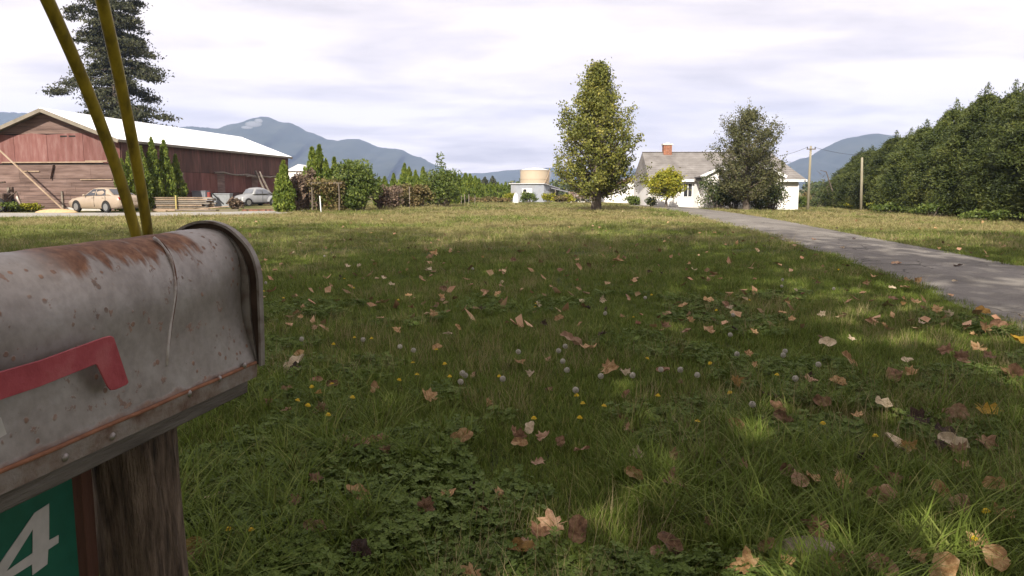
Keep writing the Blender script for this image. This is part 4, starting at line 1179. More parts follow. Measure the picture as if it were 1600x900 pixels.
# vine arbour of posts with a tangle on top
p = base(512, 46)
arb = thing('vine_arbour', 'wooden arbour overgrown with brown vines in the middle hedge', 'arbour', p, 0)
for xo in (-.87, .74):
    for yo in (0, 1.4):
        MB().tube([(xo, yo, -.1), (xo + .03, yo, 1.0), (xo, yo, 1.7)], .045, 7).build('post', M_oldpost, arb)
for yo in (0, 1.4):
    MB().bar((-1.05, yo, 1.72), (.95, yo, 1.70), .06, .08).build('beam', M_oldpost, arb)
P = np.concatenate([np.stack([rng.uniform(-1.15, 1.05, 1400), rng.uniform(-.25, 1.6, 1400), 1.72 + rng.normal(size=1400) * .13 - .15 * rng.random(1400) ** 4 * 5], 1), np.stack([rng.uniform(-.4, .9, 900), rng.uniform(.5, 1.5, 900), rng.uniform(.05, 1.7, 900)], 1)])
leaves_obj('vines', P, .16, .08, M_leaf_vine, arb)
# pale fence stakes near the hedge
for i, (px_, top, bot, Y) in enumerate(((503, 306, 331, 45.2), (641, 292, 322, 55), (721, 305, 321, 66), (727, 303, 320, 67), (733, 303, 320, 67), (742, 305, 320, 68))):
    pb_ = base(px_, Y); h_ = (294 - top) / F * Y + CAMH - pb_.z
    o_ = MB().bar((0, 0, -.1), (.04 * (i % 3 - 1), 0, h_), .06, .05).build('fence_stake', M_greywood if i else M_whitetrim); o_.location = pb_
    tag(o_, ['white stake under the vine arbour', 'pale stake before the brown hedge', 'leftmost of four pale stakes below the four conifers', 'second of four pale stakes below the four conifers', 'third of four pale stakes below the four conifers', 'rightmost of four pale stakes below the four conifers'][i], 'stake', 'fence stakes along the hedge')

# ------------------------------------------------------------------ house
HYaw = 0.0
hY = 65.0
hs = hY / F
def hx(px): return (px - 800) * hs
def hz(py): return (294 - py) * hs + CAMH
hg = float(gz(hx(1120), hY))
house = thing('house', 'white bungalow with grey shingle roof and brick chimney', 'house', (hx(1120), hY, hg), 0)
ox = hx(1120)
X = lambda px: hx(px) - ox
Z = lambda py: hz(py) - hg
zr = Z(236); ze = Z(281); 
xl, xr = X(1006), X(1253)
D1 = 8.0                        # depth of the main block
ry = D1 / 2
fy = -0.45
# main roof: gable at left, hipped at right
def roof_part(name, poly, m_=M_shingle, th=.12):
    P = [Vector(q) for q in poly]; n = (P[1] - P[0]).cross(P[2] - P[0]).normalized()
    if n.z < 0: n = -n
    MB().prism([q - n * th for q in P], n * th).build(name, m_, house)
rl, rr_ = X(1013), X(1222)
roof_part('roof_slope', [(xl + .25, fy, ze), (xr, fy, ze), (rr_, ry, zr), (rl, ry, zr)])
roof_part('roof_slope', [(xl + .25, D1 + .45, ze), (rl, ry, zr), (rr_, ry, zr), (xr, D1 + .45, ze)])
roof_part('roof_slope', [(xr, fy, ze), (xr, D1 + .45, ze), (rr_, ry, zr)])
roof_part('roof_slope', [(xl + .25, fy, ze), (rl, ry, zr), (xl + .25, D1 + .45, ze), (xl - .1, ry, ze - .15)], M_shingle)
# ridge and courses as thin raised strips on the front slope
for i in range(1, 14):
    t_ = i / 14
    a_ = Vector((xl + .25 + (rl - xl - .25) * t_, fy + (ry - fy) * t_, ze + (zr - ze) * t_)); b_ = Vector((xr + (rr_ - xr) * t_, fy + (ry - fy) * t_, ze + (zr - ze) * t_))
    MB().bar(a_ + Vector((0.02, 0, .008)), b_ + Vector((-.02, 0, .008)), .10, .02, (0, -.5, .85)).build('shingle_course', M_shingle, house)
MB().bar((rl, ry, zr + .02), (rr_, ry, zr + .02), .3, .06).build('ridge_cap', M_shingle, house)
MB().box(xl + .2, X(1080), fy - .05, fy - .0, ze - .17, ze + .01).build('gutter', M_whitetrim, house)
MB().box(X(1195), xr + .03, fy - .05, fy - .0, ze - .17, ze + .01).build('gutter', M_whitetrim, house)
# walls
wl, wr = X(1012), X(1243)
MB().box(wl, wr, .02, D1, -.5, ze - .02).build('wall', M_white, house)
# projecting cross wing with its gable to the viewer
PX0, PX1 = X(1092), X(1200); PXc = X(1145); zg = Z(248.5); wy = -2.0
ez = Z(277); el_, er_ = X(1081), X(1209)
slope2 = (zg - ez) / (PXc - el_)
b = MB(); zt0 = ez + (PX0 - el_) * slope2 - .14
b.prism([(PX0, wy, -.5), (PX1, wy, -.5), (PX1, wy, ez + (er_ - PX1) * slope2 - .14), (PXc, wy, zg - .14), (PX0, wy, zt0)], (0, -wy + .01, 0)); b.build('wing_wall', M_white, house)
for (xa, xb_) in ((el_, PXc), (er_, PXc)):
    roof_part('roof_slope', [(xa, wy - .45, ez), (xb_, wy - .45, zg), (xb_, ry - .2, zg), (xa, 2.0, ez)])
    MB().bar((xa, wy - .48, ez - .02), (xb_, wy - .48, zg - .02), .05, .22, (0, 0, 1)).build('rake_board', M_whitetrim, house)
# small porch gable on the left of the wing
px0, px1, pxc = X(1081), X(1121), X(1108); zg2 = Z(263); ez2 = Z(276.5); wy2 = -3.0
for (xa, xb_, za) in ((px0, pxc, ez2), (px1, pxc, Z(269))):
    roof_part('roof_slope', [(xa, wy2, za - .0), (xb_, wy2, zg2), (xb_, wy + .5, zg2), (xa, wy + .5, za)], th=.1)
    MB().bar((xa, wy2 - .03, za - .02), (xb_, wy2 - .03, zg2 - .02), .05, .18).build('rake_board', M_whitetrim, house)
MB().prism([(X(1090), wy2 + .25, -.5), (X(1106), wy2 + .25, -.5), (X(1106), wy2 + .25, Z(268)), (X(1090), wy2 + .25, Z(275))], (0, .9, 0)).build('porch_wall', M_white, house)
MB().box(X(1086), X(1088), wy2 + .3, wy2 + .42, -.5, Z(277)).build('porch_column', M_whitetrim, house)
# windows and door
def window(x0, x1, z0, z1, y, panes=2, m_=M_glass):
    w = MB()
    fr = .07
    f = MB(); f.box(x0 - fr, x1 + fr, y - .05, y - .005, z0 - fr, z0); f.box(x0 - fr, x1 + fr, y - .05, y - .005, z1, z1 + fr); f.box(x0 - fr, x0, y - .05, y - .005, z0, z1); f.box(x1, x1 + fr, y - .05, y - .005, z0, z1)
    for k_ in range(1, panes):
        xm = x0 + (x1 - x0) * k_ / panes; f.box(xm - .025, xm + .025, y - .05, y - .005, z0, z1)
    wo = f.build('window', M_whitetrim, house)
    for k_ in range(panes):
        a_ = x0 + (x1 - x0) * k_ / panes + .025; c_ = x0 + (x1 - x0) * (k_ + 1) / panes - .025
        MB().box(a_, c_, y - .02, y - .004, z0, z1).build('pane', m_, wo)
window(X(1066), X(1079), Z(307), Z(287), 0.0, 2)
window(X(1028), X(1052), Z(307), Z(288), 0.0, 3)
window(X(1211), X(1223), Z(299), Z(291.5), 0.0, 2, M_grey_glass)
window(X(1150), X(1180), Z(305), Z(286), wy, 2)
MB().box(X(1081), X(1088), -.05, .0, -.4, Z(286)).build('door', plain('door_grey', (.45, .44, .43)), house)
MB().box(X(1016), X(1090), -2.2, -.01, -.5, .12).build('porch_step', M_concrete, house)
b = MB(); b.tube([(wr + .02, -.06, -.4), (wr + .02, -.06, ze - .25)], .04, 6); b.build('downpipe', M_whitetrim, house)
# chimney of laid courses
cx0, cx1 = X(1046.5), X(1060); cz0, cz1 = Z(243), Z(224.5)
nc = 9
for i in range(nc):
    z0 = cz0 - .2 + (cz1 - cz0 + .2) * i / nc; z1 = cz0 - .2 + (cz1 - cz0 + .2) * (i + 1) / nc - .012
    for j in range(3):
        off = .5 * (i % 2) / 3
        xa = cx0 + (cx1 - cx0) * max(0, (j - off) / 3); xb_ = cx0 + (cx1 - cx0) * min(1, (j + 1 - off if j < 2 else 3) / 3) - .012
        MB().box(xa, xb_, ry - .45, ry + .35, z0, z1).build('brick', M_brick, house)
MB().box(cx0 + .03, cx1 - .03, ry - .42, ry + .32, cz0 - .5, cz1).build('chimney_core', M_cap, house)
MB().box(cx0 - .07, cx1 + .07, ry - .52, ry + .42, cz1, cz1 + .12).build('chimney_cap', M_cap, house)
MB().box(cx0 + .2, cx1 - .2, ry - .25, ry + .15, cz1 + .12, cz1 + .20).build('chimney_pot', M_cap, house)

# ------------------------------------------------------------------ garage, shed, tank
gY = 82.0
p = base(975, gY); gw = (1010 - 944) / F * gY
gar = thing('garage', 'low white garage with a brown edged gable behind the lawn tree', 'garage', (0, gY, 0), 0)
gx = lambda px: (px - 800) / F * gY
gzz = lambda py: (294 - py) / F * gY + CAMH
bz = float(gz(gx(975), gY))
b = MB(); b.prism([(gx(944), 0, bz - .2), (gx(1006), 0, bz - .2), (gx(1006), 0, gzz(289)), (gx(982.5), 0, gzz(280)), (gx(944), 0, gzz(295))], (0, 6, 0)); b.build('wall', M_white, gar)
M_gtrim = plain('garage_trim', (.22, .12, .09), .8)
for (xa, za) in ((936, 297), (1010, 288.5)):
    b = MB(); b.prism([(gx(xa), -.4, gzz(za)), (gx(982.5), -.4, gzz(278)), (gx(982.5), -.4, gzz(278) - .14), (gx(xa), -.4, gzz(za) - .14)], (0, 6.6, 0)); b.build('roof_slope', M_shingle, gar)
    MB().bar((gx(xa), -.43, gzz(za) - .06), (gx(982.5), -.43, gzz(278) - .06), .04, .17).build('rake_board', M_gtrim, gar)
for (a_, c_) in ((946, 963.5), (970.5, 997)):
    d_ = MB().box(gx(a_), gx(c_), -.05, -.004, bz - .1, gzz(302)).build('door', M_whitetrim, gar)
    for k_ in range(1, 3):
        xm = gx(a_ + (c_ - a_) * k_ / 3); MB().box(xm - .015, xm + .015, -.07, -.051, bz, gzz(303)).build('seam', plain('seam_grey', (.5, .49, .47)), d_)
MB().box(gx(944), gx(1000), -.06, -.004, gzz(301.8), gzz(300.8)).build('lintel', plain('seam_grey', (.5, .49, .47)), gar)

sY = 78.0
sx_ = lambda px: (px - 800) / F * sY
szz = lambda py: (294 - py) / F * sY + CAMH
sb = float(gz(sx_(830), sY))
shed = thing('metal_shed', 'grey corrugated metal shed with low flat roof', 'shed', (sx_(849), sY, sb), R(-24))
Wf = (849 - 798) / F * sY / math.cos(R(24)); Ws = 4.2; hh = szz(287.5) - sb
def corr(x0, y0, x1, y1, z0, z1a, z1b, n=40):
    b = MB(); d = Vector((x1 - x0, y1 - y0, 0)); L = d.length; d.normalize(); nrm = Vector((d.y, -d.x, 0))
    lo = []; hi = []
    for i in range(n * 2 + 1):
        t_ = i / (n * 2); o_ = nrm * (.028 * (1 if i % 2 else -1)); q = Vector((x0, y0, 0)) + d * (L * t_) + o_
        lo.append((q.x, q.y, z0)); hi.append((q.x, q.y, z1a + (z1b - z1a) * t_))
    b.loft([lo, hi], close=False, caps=False)
    return b
corr(-Wf, 0, 0, 0, -.2, hh, hh, 30).build('front_wall', M_corr, shed, fix=False)
corr(0, 0, 0, Ws, -.2, hh, hh - .5, 34).build('side_wall', M_corr, shed, fix=False)
MB().prism([(-Wf - .15, -.15, hh), (.15, -.15, hh), (.15, Ws + .1, hh - .5), (-Wf - .15, Ws + .1, hh - .5)], (0, 0, .08)).build('roof', plain('shed_roof', (.5, .5, .52), .5), shed)
MB().box(-Wf + 1.3, -Wf + 2.4, -.08, -.03, hh - .9, hh - .45).build('window', M_whitetrim, shed)
MB().box(-Wf + 1.45, -Wf + 1.8, -.10, -.081, hh - .82, hh - .53).build('pane', M_glass, shed)
MB().box(-Wf + .02, -.02, .06, Ws, -.2, hh - .6).build('lining', M_dark, shed)
# lean-to roof running down to the right of the shed
ln = thing('lean_to', 'dark sloping lean-to roof running down right of the grey shed', 'shed', (sx_(866), sY + 1, sb), 0)
zz1 = szz(293) - sb; zz2 = szz(303) - sb; xw = (898 - 858) / F * sY
MB().prism([(-.3, 0, zz1), (xw, 0, zz2), (xw, 3, zz2), (-.3, 3, zz1)], (0, 0, -.1)).build('roof', plain('leanto_roof', (.2, .2, .22)), ln)
for xo in (.1, xw - .2):
    MB().box(xo, xo + .1, .1, .2, -.1, zz1 - .15 + (zz2 - zz1) * xo / xw - .02).build('post', M_greywood, ln)
MB().box(0, xw - .1, 2.8, 2.9, -.1, zz2 - .15).build('back_wall', M_corr, ln)
# white arc by the shed: an upturned tub
ub = base(806, 74)
o_ = MB().ball((0, 0, 0), (.30, .25, .95), 14, 7, 0, 1).build('white_tank', M_whitetrim, None, smooth=True); o_.location = ub
tag(o_, 'small white upright tank at the left corner of the grey shed', 'tank')
# big cream storage tank far behind
tY = 150.0
tc_ = Vector(((836 - 800) / F * tY, tY + 3, -.3)); tr_ = (859 - 813) / F * tY / 2; th_ = (294 - 266) / F * tY + CAMH + .3
tank = thing('storage_tank', 'large round cream storage tank beyond the grey shed', 'tank', tc_, 0)
b = MB(); NQ = 40
b.loft([[(tr_ * math.cos(2 * math.pi * k / NQ), tr_ * math.sin(2 * math.pi * k / NQ), z) for k in range(NQ)] for z in (0, th_)], caps=False); b.build('shell', M_tank, tank, smooth=True)
b = MB(); b.loft([[(r_ * math.cos(2 * math.pi * k / NQ), r_ * math.sin(2 * math.pi * k / NQ), z) for k in range(NQ)] for r_, z in ((tr_ + .08, th_), (tr_ * .5, th_ + .38), (.05, th_ + .5))]); b.build('roof', plain('tank_roof', (.62, .58, .52)), tank)
for z in (th_ * .33, th_ * .66, th_ - .12):
    b = MB(); b.loft([[(r_ * math.cos(2 * math.pi * k / NQ), r_ * math.sin(2 * math.pi * k / NQ), z + dz) for k in range(NQ)] for r_, dz in ((tr_ + .002, 0), (tr_ + .06, 0), (tr_ + .06, .12), (tr_ + .002, .12))], caps=False); b.build('band', M_tank, tank)
b = MB()
for k_ in range(10):
    a = R(-78 + k_ * 3.2); z = th_ * (.25 + .075 * k_)
    b.box(-.4, .4, -.15, .15, z, z + .08, Matrix.Rotation(a, 4, 'Z') @ Matrix.Translation((0, -tr_ - .25, 0)) if 0 else Matrix.Translation((tr_ * math.cos(R(-60 + k_ * 5)) * 1.03, tr_ * math.sin(R(-60 + k_ * 5)) * 1.03, 0)))
b.tube([(tr_ * 1.06 * math.cos(R(-60 + k_ * 5)), tr_ * 1.06 * math.sin(R(-60 + k_ * 5)), th_ * (.25 + .075 * k_) + .9) for k_ in range(10)], .05, 5)
b.build('stairs', plain('stairs_brown', (.4, .3, .2)), tank)

# odds and ends behind the lawn tree
p = base(905, 77)
o_ = shrub('tarp_heap', 'x', p, .01, .01, .1, M_white, 14, .01) if 0 else None
b = MB(); g = np.random.default_rng(8)
rings = []
for i in range(7):
    x = -1.3 + 2.6 * i / 6; h_ = .9 * math.sin(math.pi * (i + .6) / 7.2) + .15 * g.normal()
    rings.append([(x, -.7, 0), (x + .1, -.55, h_ * .6), (x, -.2, h_), (x, .3, h_ * .9), (x, .7, 0)])
b.loft(rings); o_ = b.build('tarp_heap', M_white); o_.location = p; tag(o_, 'white tarp covered heap behind the lawn tree', 'tarp')
for i, px_ in enumerate((889, 897, 906, 914, 921)):
    q = base(px_, 75); h_ = 1.1 - .1 * (i % 2)
    o_ = MB().bar((0, 0, -.1), (0, 0, h_), .09, .09).build('fence_post', M_greywood); o_.location = q
    tag(o_, f'{order[i]} short grey post from the left behind the lawn tree', 'post', 'posts behind the lawn tree')
q = base(908, 76)
tr = thing('wooden_trailer', 'low brown wooden trailer behind the lawn tree trunk', 'trailer', q, 0)
for k_ in range(3): MB().box(-1.3, 1.2, -.04, .0, .45 + k_ * .22, .64 + k_ * .22).build('side_board', M_brownbd, tr)
MB().box(-1.3, 1.2, 0.01, 1.5, .38, .45).build('bed', M_greywood, tr)
for xo in (-.7, .6): make_wheel(tr, xo, -.12, .28, .14, -1, M_tyre, M_rimm)

# ------------------------------------------------------------------ poles and wires
def upole(px_t, py_t, px_b, Y, label, insul):
    pb_ = base(px_b, Y); tp = at(px_t, py_t, Y)
    t = thing('utility_pole', label, 'pole', pb_, 0)
    L = tp - pb_
    MB().tube([(0, 0, -.4), tuple(L * .5), tuple(L)], [.11, .10, .08], 10).build('shaft', M_pole, t, smooth=True)
    if insul:
        MB().bar(L * .95 + Vector((-.35, -.10, 0)), L * .95 + Vector((.35, -.10, 0)), .06, .08).build('bracket', M_greywood, t)
        for s_ in (-.3, .3): MB().tube([tuple(L * .95 + Vector((s_, -.10, .04))), tuple(L * .95 + Vector((s_, -.10, .18)))], .035, 7).build('insulator', M_glass, t)
    return tp
t1 = upole(1267, 228, 1260, 61, 'taller wooden utility pole with wires right of the house', True)
t2 = upole(1347, 246, 1343, 60, 'shorter bare wooden pole in front of the cedar hedge', False)
def wire(a, b_, sag, label):
    P = [Vector(a).lerp(Vector(b_), i / 20) - Vector((0, 0, sag * 4 * (i / 20) * (1 - i / 20))) for i in range(21)]
    o_ = MB().tube(P, .012, 5).build('overhead_wire', M_wire); tag(o_, label, 'wire', 'wires at the utility pole')
wire(t1 - Vector((.3, 0, .1)), Vector((hx(1205), hY + 3, hz(243))), .25, 'thin wire from the tall pole to the house roof')
wire(t1 + Vector((.3, 0, -.1)), at(1420, 232, 70), .6, 'thin wire from the tall pole into the cedar hedge')

# ------------------------------------------------------------------ lumber and junk in the yard
lx = base(290, 50)
def plank(cx, cy, z, L, w, h, rz, m_, label, tilt=0.0, group='planks of the lumber stack'):
    o_ = MB().box(-L / 2, L / 2, -w / 2, w / 2, 0, h).build('plank', m_, None); o_.location = (cx, cy, z); o_.rotation_euler = (0, tilt, rz)
    tag(o_, label, 'plank', group)
gz0 = float(gz(lx.x, 50))
lw = (338 - 240) / F * 50
g = np.random.default_rng(61)
lays = ['bottom', 'second lowest', 'third lowest', 'middle', 'second highest', 'top']
for i, nm in enumerate(lays):
    for j in range(2):
        plank(lx.x + .22 * g.normal(), 49.6 + j * .36, gz0 + .02 + i * .125, lw * (.72 + .28 * g.random()), .30, .085, R(1.6 * g.normal()), (M_greywood, M_oldpost, M_tanwood)[int(g.choice(3, p=[.5, .25, .25]))], f'{nm} {"front" if j == 0 else "rear"} plank of the lumber stack by the conifers')
plank(lx.x, 49.5, gz0 + .78, lw, .16, .05, R(1), M_tanwood, 'topmost pale plank along the lumber stack')
plank(at(312, 327, 48).x, 48.2, gz0 + .10, 3.5, .18, .06, R(4), M_tanwood, 'long pale plank lying in front of the lumber stack', R(-5), 'loose planks on the ground')
plank(at(300, 333, 47.4).x, 47.4, gz0 + .03, 3.2, .5, .07, R(-2), M_greywood, 'wide grey board lying flat before the lumber stack', 0, 'loose planks on the ground')
plank(at(255, 333, 46.6).x, 46.8, gz0 + .03, 1.2, .2, .09, R(12), M_tanwood, 'short pale board at the left foot of the lumber stack', 0, 'loose planks on the ground')
plank(at(250, 339, 46).x, 46.0, gz0 + .02, .9, .2, .07, R(-8), M_tanwood, 'short pale board lying nearest on the gravel', 0, 'loose planks on the ground')
plank(at(340, 334, 47.5).x, 48.0, gz0 + .02, 2.2, .2, .05, R(6), M_greywood, 'thin grey board lying right of the lumber stack', 0, 'loose planks on the ground')
# yellow strap post on the stack
o_ = MB().bar((0, 0, 0), (0, 0, .95), .07, .07).build('strap_post', plain('strap_yellow', (.42, .34, .12))); o_.location = (at(272, 320, 49).x, 49.3, gz0); tag(o_, 'upright yellow post against the front of the lumber stack', 'post')
# crates and a cart by the wall
def crate(px0, px1, top, Y, m_, label, name='metal_box'):
    pb_ = base((px0 + px1) / 2, Y); w = (px1 - px0) / F * Y; h_ = (294 - top) / F * Y + CAMH - pb_.z
    t = thing(name, label, 'box', pb_, R(6))
    MB().box(-w / 2, w / 2, -.45, .45, 0, h_ - .06).build('body', m_, t, bevel=.02)
    MB().box(-w / 2 - .03, w / 2 + .03, -.48, .48, h_ - .06, h_).build('lid', m_, t, bevel=.01)
    for s_ in (-.3, .3): MB().box(w * s_ - .03, w * s_ + .03, -.475, -.452, .03, h_ - .08).build('rib', m_, t)
crate(307, 327, 298, 56, plain('box_grey', (.20, .205, .22), .7), 'grey metal box behind the lumber stack')
crate(338, 364, 302, 57, plain('box_pale', (.25, .26, .27), .7), 'pale grey metal box left of the small old car')
crate(276, 306, 306, 56, M_redside, 'low reddish wooden box behind the lumber stack', 'wooden_box')
pb_ = base(330, 54.5)
ct = thing('garden_cart', 'small cart with a red engine and black handle by the lumber', 'cart', pb_, 0)
MB().box(-.10, .10, -.12, .12, .75, 1.12).build('engine_block', plain('engine_red', (.20, .04, .032), .7), ct, bevel=.03)
MB().box(-.35, .35, -.3, .3, .5, .74).build('tray', plain('cart_grey', (.3, .3, .32)), ct, bevel=.02)
MB().tube([(.3, -.2, 1.05), (1.1, -.25, .28)], .05, 7).build('handle', M_tyre, ct)
for s_ in (-1, 1): make_wheel(ct, -.1, s_ * .36, .26, .1, s_, M_tyre, M_rimm)
for xo in (.25,): MB().bar((xo, 0, 0), (xo, 0, .5), .05, .05).build('leg', M_tyre, ct)
# brick heap right of the lumber
g = np.random.default_rng(15)
for i in range(16):
    px_ = 382 + 54 * g.random(); pb_ = base(px_, 47.2 + g.random() * .6)
    o_ = MB().box(-.16, .16, -.07, .07, 0, .08).build('loose_brick', mat('loose_brick', [(.16, .07, .045), (.27, .13, .085)], 5, .9, rnd=.4), None); o_.location = pb_ + Vector((0, 0, .01)); o_.rotation_euler = (0, 0, g.normal() * .4)
    tag(o_, 'loose red brick in the row lying before the small old car', 'brick', 'loose bricks before the old car')
plank(at(410, 330, 48).x, 48.6, float(gz(-16, 48)) + .03, 2.6, .2, .06, R(1), M_brownbd, 'reddish brown board lying before the small old car', 0, 'loose planks on the ground')
# left edge: old machine, posts and barrel
pb_ = base(4, 45.4)
jm = thing('rusty_machine', 'dark rusty farm machine at the left edge before the barn', 'machine', pb_, 0)
M_jrust = mat('machine_rust', [(.03, .025, .02), (.09, .06, .045), (.15, .12, .10)], 5, .9)
MB().box(-.7, .5, -.4, .4, .55, 1.1).build('body', M_jrust, jm, bevel=.05)
for s_ in (-1, 1): make_wheel(jm, .25, s_ * .5, .42, .16, s_, M_tyre, M_jrust)
MB().tube([(-.2, 0, 1.1), (.1, -.1, 1.7), (.5, -.1, 1.75)], .06, 7).build('pipe', M_jrust, jm)
MB().tube([(.5, 0, .8), (1.1, -.1, 1.2), (1.3, -.1, .6)], .05, 6).build('arm', M_jrust, jm)
for i, (px_, top, m_, lab) in enumerate(((20, 293, M_greywood, 'left dark post beside the rusty machine'), (25, 292, M_jrust, 'right dark post beside the rusty machine'))):
    q = base(px_, 46.0); o_ = MB().bar((0, 0, -.1), (0, 0, (294 - top) / F * 46 + CAMH), .14, .14).build('short_post', m_); o_.location = q; tag(o_, lab, 'post', 'dark posts beside the machine')
q = base(33, 46.2); o_ = MB().loft([[(r_ * math.cos(k * .5236), r_ * math.sin(k * .5236), z) for k in range(12)] for r_, z in ((.13, 0), (.16, .1), (.16, .75), (.1, .85), (.05, .95))]).build('plastic_drum', plain('drum_pale', (.6, .48, .40))); o_.location = q; tag(o_, 'small pale plastic drum at the foot of the barn', 'drum')
# sand heap beside the car
q = base(92, 44.9)
b = MB(); b.ball((0, 0, -.05), (1.3, .5, .26), 18, 5, 0, 1); o_ = b.build('sand_heap', mat('sand', [(.42, .27, .14), (.52, .36, .2)], 8, .95, bump=.4), None, smooth=True); o_.location = q; tag(o_, 'low heap of orange sand beside the beige sedan', 'heap')
# far trees and white building glimpses
for i, (px_, top, Y) in enumerate(((758, 278, 160), (770, 277, 165))):
    p = base(px_, Y); cone_evergreen('far_conifer', ['left of two dark far conifers above the low hedge row', 'right of two dark far conifers above the low hedge row'][i], p, (294 - top) / F * Y + CAMH - p.z, 1.4, M_fir, 900, 'far conifers', 500 + i, leaf=.5, clump=30)
wb = thing('white_building', 'white building glimpsed right of the lone slim conifer', 'building', base(468, 82), 0)
MB().box(-1.0, 1.5, 0, 4, 0, 3.2).build('wall', M_white, wb); MB().prism([(-1.2, -.2, 3.2), (1.7, -.2, 3.2), (.2, -.2, 3.9)], (0, 4.4, 0)).build('roof', M_whitetrim, wb)
# distant tree belt as one mass
g = np.random.default_rng(9)
P = []
for i in range(170):
    x = -170 + 400 * i / 169 + g.normal(); Y = 175 + 18 * g.random(); r = 2.2 + 1.2 * g.random(); h_ = 2.2 + 1.6 * g.random()
    q = unit(g.normal(size=(150, 3))) * g.random((150, 1)) ** .4
    P.append(np.array([x, Y, h_ * .5 - .5]) + q * np.array([r, r, h_ * .6]))
V, Q = cards(np.concatenate(P), 1.0, .6, (0, 0, .3), 1.0, g)
tag(link('distant_woodland', np_mesh('distant_woodland', V, Q), None, M_leaf_darkshrub), kind='stuff')

# ------------------------------------------------------------------ grass
M_grass = None
def grass_mat(name, cols, patch=True, transl=.3, dry=(.33, .265, .135)):
    m = bpy.data.materials.new(name); m.use_nodes = True
    t = NT(m.node_tree); m.node_tree.nodes.clear()
    out = t.n('ShaderNodeOutputMaterial'); p = t.n('ShaderNodeBsdfPrincipled', i_Roughness=.6)
    p.inputs['Specular IOR Level'].default_value = .10
    g = t.n('ShaderNodeNewGeometry'); oi = t.n('ShaderNodeObjectInfo')
    big = t.noise(g.outputs['Position'], .35, 4, .6, .3)
    v = t.math('ADD', t.math('MULTIPLY', oi.outputs['Random'], .35), t.math('ADD', t.math('MULTIPLY', g.outputs['Random Per Island'], .35), t.math('MULTIPLY', big, .3)))
    c = t.ramp(v, [(.2 + .6 * i / (len(cols) - 1), cc) for i, cc in enumerate(cols)])
    if patch:
        s = t.n('ShaderNodeSeparateXYZ'); t.l(g.outputs['Position'], s.inputs[0])
        far = t.step(s.outputs[1], 14, 33)
        a = t.noise(g.outputs['Position'], .16, 5, .6, .4)
        f = t.math('MULTIPLY', t.math('MULTIPLY', t.step(a, .36, .58), far), t.math('ADD', t.math('MULTIPLY', g.outputs['Random Per Island'], .6), .35))
        c = t.mix(f, c, dry)
    t.l(c, p.inputs['Base Color'])
    tr = t.n('ShaderNodeBsdfTranslucent'); t.l(c, tr.inputs[0])
    ms = t.n('ShaderNodeMixShader', i_0=transl); t.l(p.outputs[0], ms.inputs[1]); t.l(tr.outputs[0], ms.inputs[2]); t.l(ms.outputs[0], out.inputs[0])
    return m
MG1 = grass_mat('grass_green', [(.10, .092, .03), (.09, .128, .02), (.135, .182, .031), (.18, .228, .048), (.28, .26, .09)])
MG2 = grass_mat('grass_straw', [(.18, .15, .06), (.31, .25, .12), (.42, .34, .19)], False, .2)
MG3 = grass_mat('clover_green', [(.07, .105, .022), (.108, .152, .032), (.15, .195, .048)], False, .2)

def tuft_mesh(name, nbl, hmin, hmax, width, bend, spread, seed, m_, seg=3):
    g = np.random.default_rng(seed); V = []; Fq = []
    for k in range(nbl):
        a = g.random() * 6.283; r = spread * math.sqrt(g.random()); h = hmin + (hmax - hmin) * g.random()
        o_ = np.array([r * math.cos(a), r * math.sin(a), -.01]); az = a + g.normal() * .8
        d = np.array([math.cos(az), math.sin(az), 0]); side = np.array([-d[1], d[0], 0]); 
        bn = bend * (.3 + g.random() * 1.0) * h
        w = width * (.6 + .8 * g.random())
        s0 = len(V)
        for i in range(seg + 1):
            t = i / seg; c = o_ + d * bn * t ** 2 + np.array([0, 0, h * (t - .22 * bend * t * t * t)])
            ww = w * (1 - t ** 1.6) * .5
            if i < seg: V += [c - side * ww, c + side * ww]
            else: V.append(c)
        for i in range(seg - 1):
            Fq.append((s0 + 2 * i, s0 + 2 * i + 1, s0 + 2 * i + 3, s0 + 2 * i + 2))
        Fq.append((s0 + 2 * seg - 2, s0 + 2 * seg - 1, s0 + 2 * seg))
    me = bpy.data.meshes.new(name); me.from_pydata([tuple(v) for v in V], [], Fq); me.materials.append(m_)
    return me

def clover_mesh(name, n, seed, m_):
    g = np.random.default_rng(seed); V = []; Fq = []
    for k in range(n):
        a = g.random() * 6.283; r = .09 * math.sqrt(g.random()); h = .025 + .05 * g.random(); c = np.array([r * math.cos(a), r * math.sin(a), h])
        tl = unit(np.array([g.normal() * .35, g.normal() * .35, 1.0]))
        u = unit(np.cross(tl, [1, .2, 0])); w = np.cross(tl, u); R_ = .012 + .012 * g.random(); a0 = g.random() * 6
        for q in range(3):
            b0 = a0 + q * 2.094; s0 = len(V)
            pts = [c] + [c + (u * math.cos(b0 + da) + w * math.sin(b0 + da)) * R_ * rr + tl * dz for da, rr, dz in ((-.75, .75, .002), (-.35, 1.12, .004), (0, .98, .001), (.35, 1.12, .004), (.75, .75, .002))]
            V += pts; Fq += [(s0, s0 + 1, s0 + 2, s0 + 3), (s0, s0 + 3, s0 + 4, s0 + 5)]
        s0 = len(V); V += [np.array([c[0] * .6, c[1] * .6, -.01]), np.array([c[0] * .6 + .002, c[1] * .6, -.01]), c]; Fq.append((s0, s0 + 1, s0 + 2))
    me = bpy.data.meshes.new(name); me.from_pydata([tuple(v) for v in V], [], Fq); me.materials.append(m_)
    return me

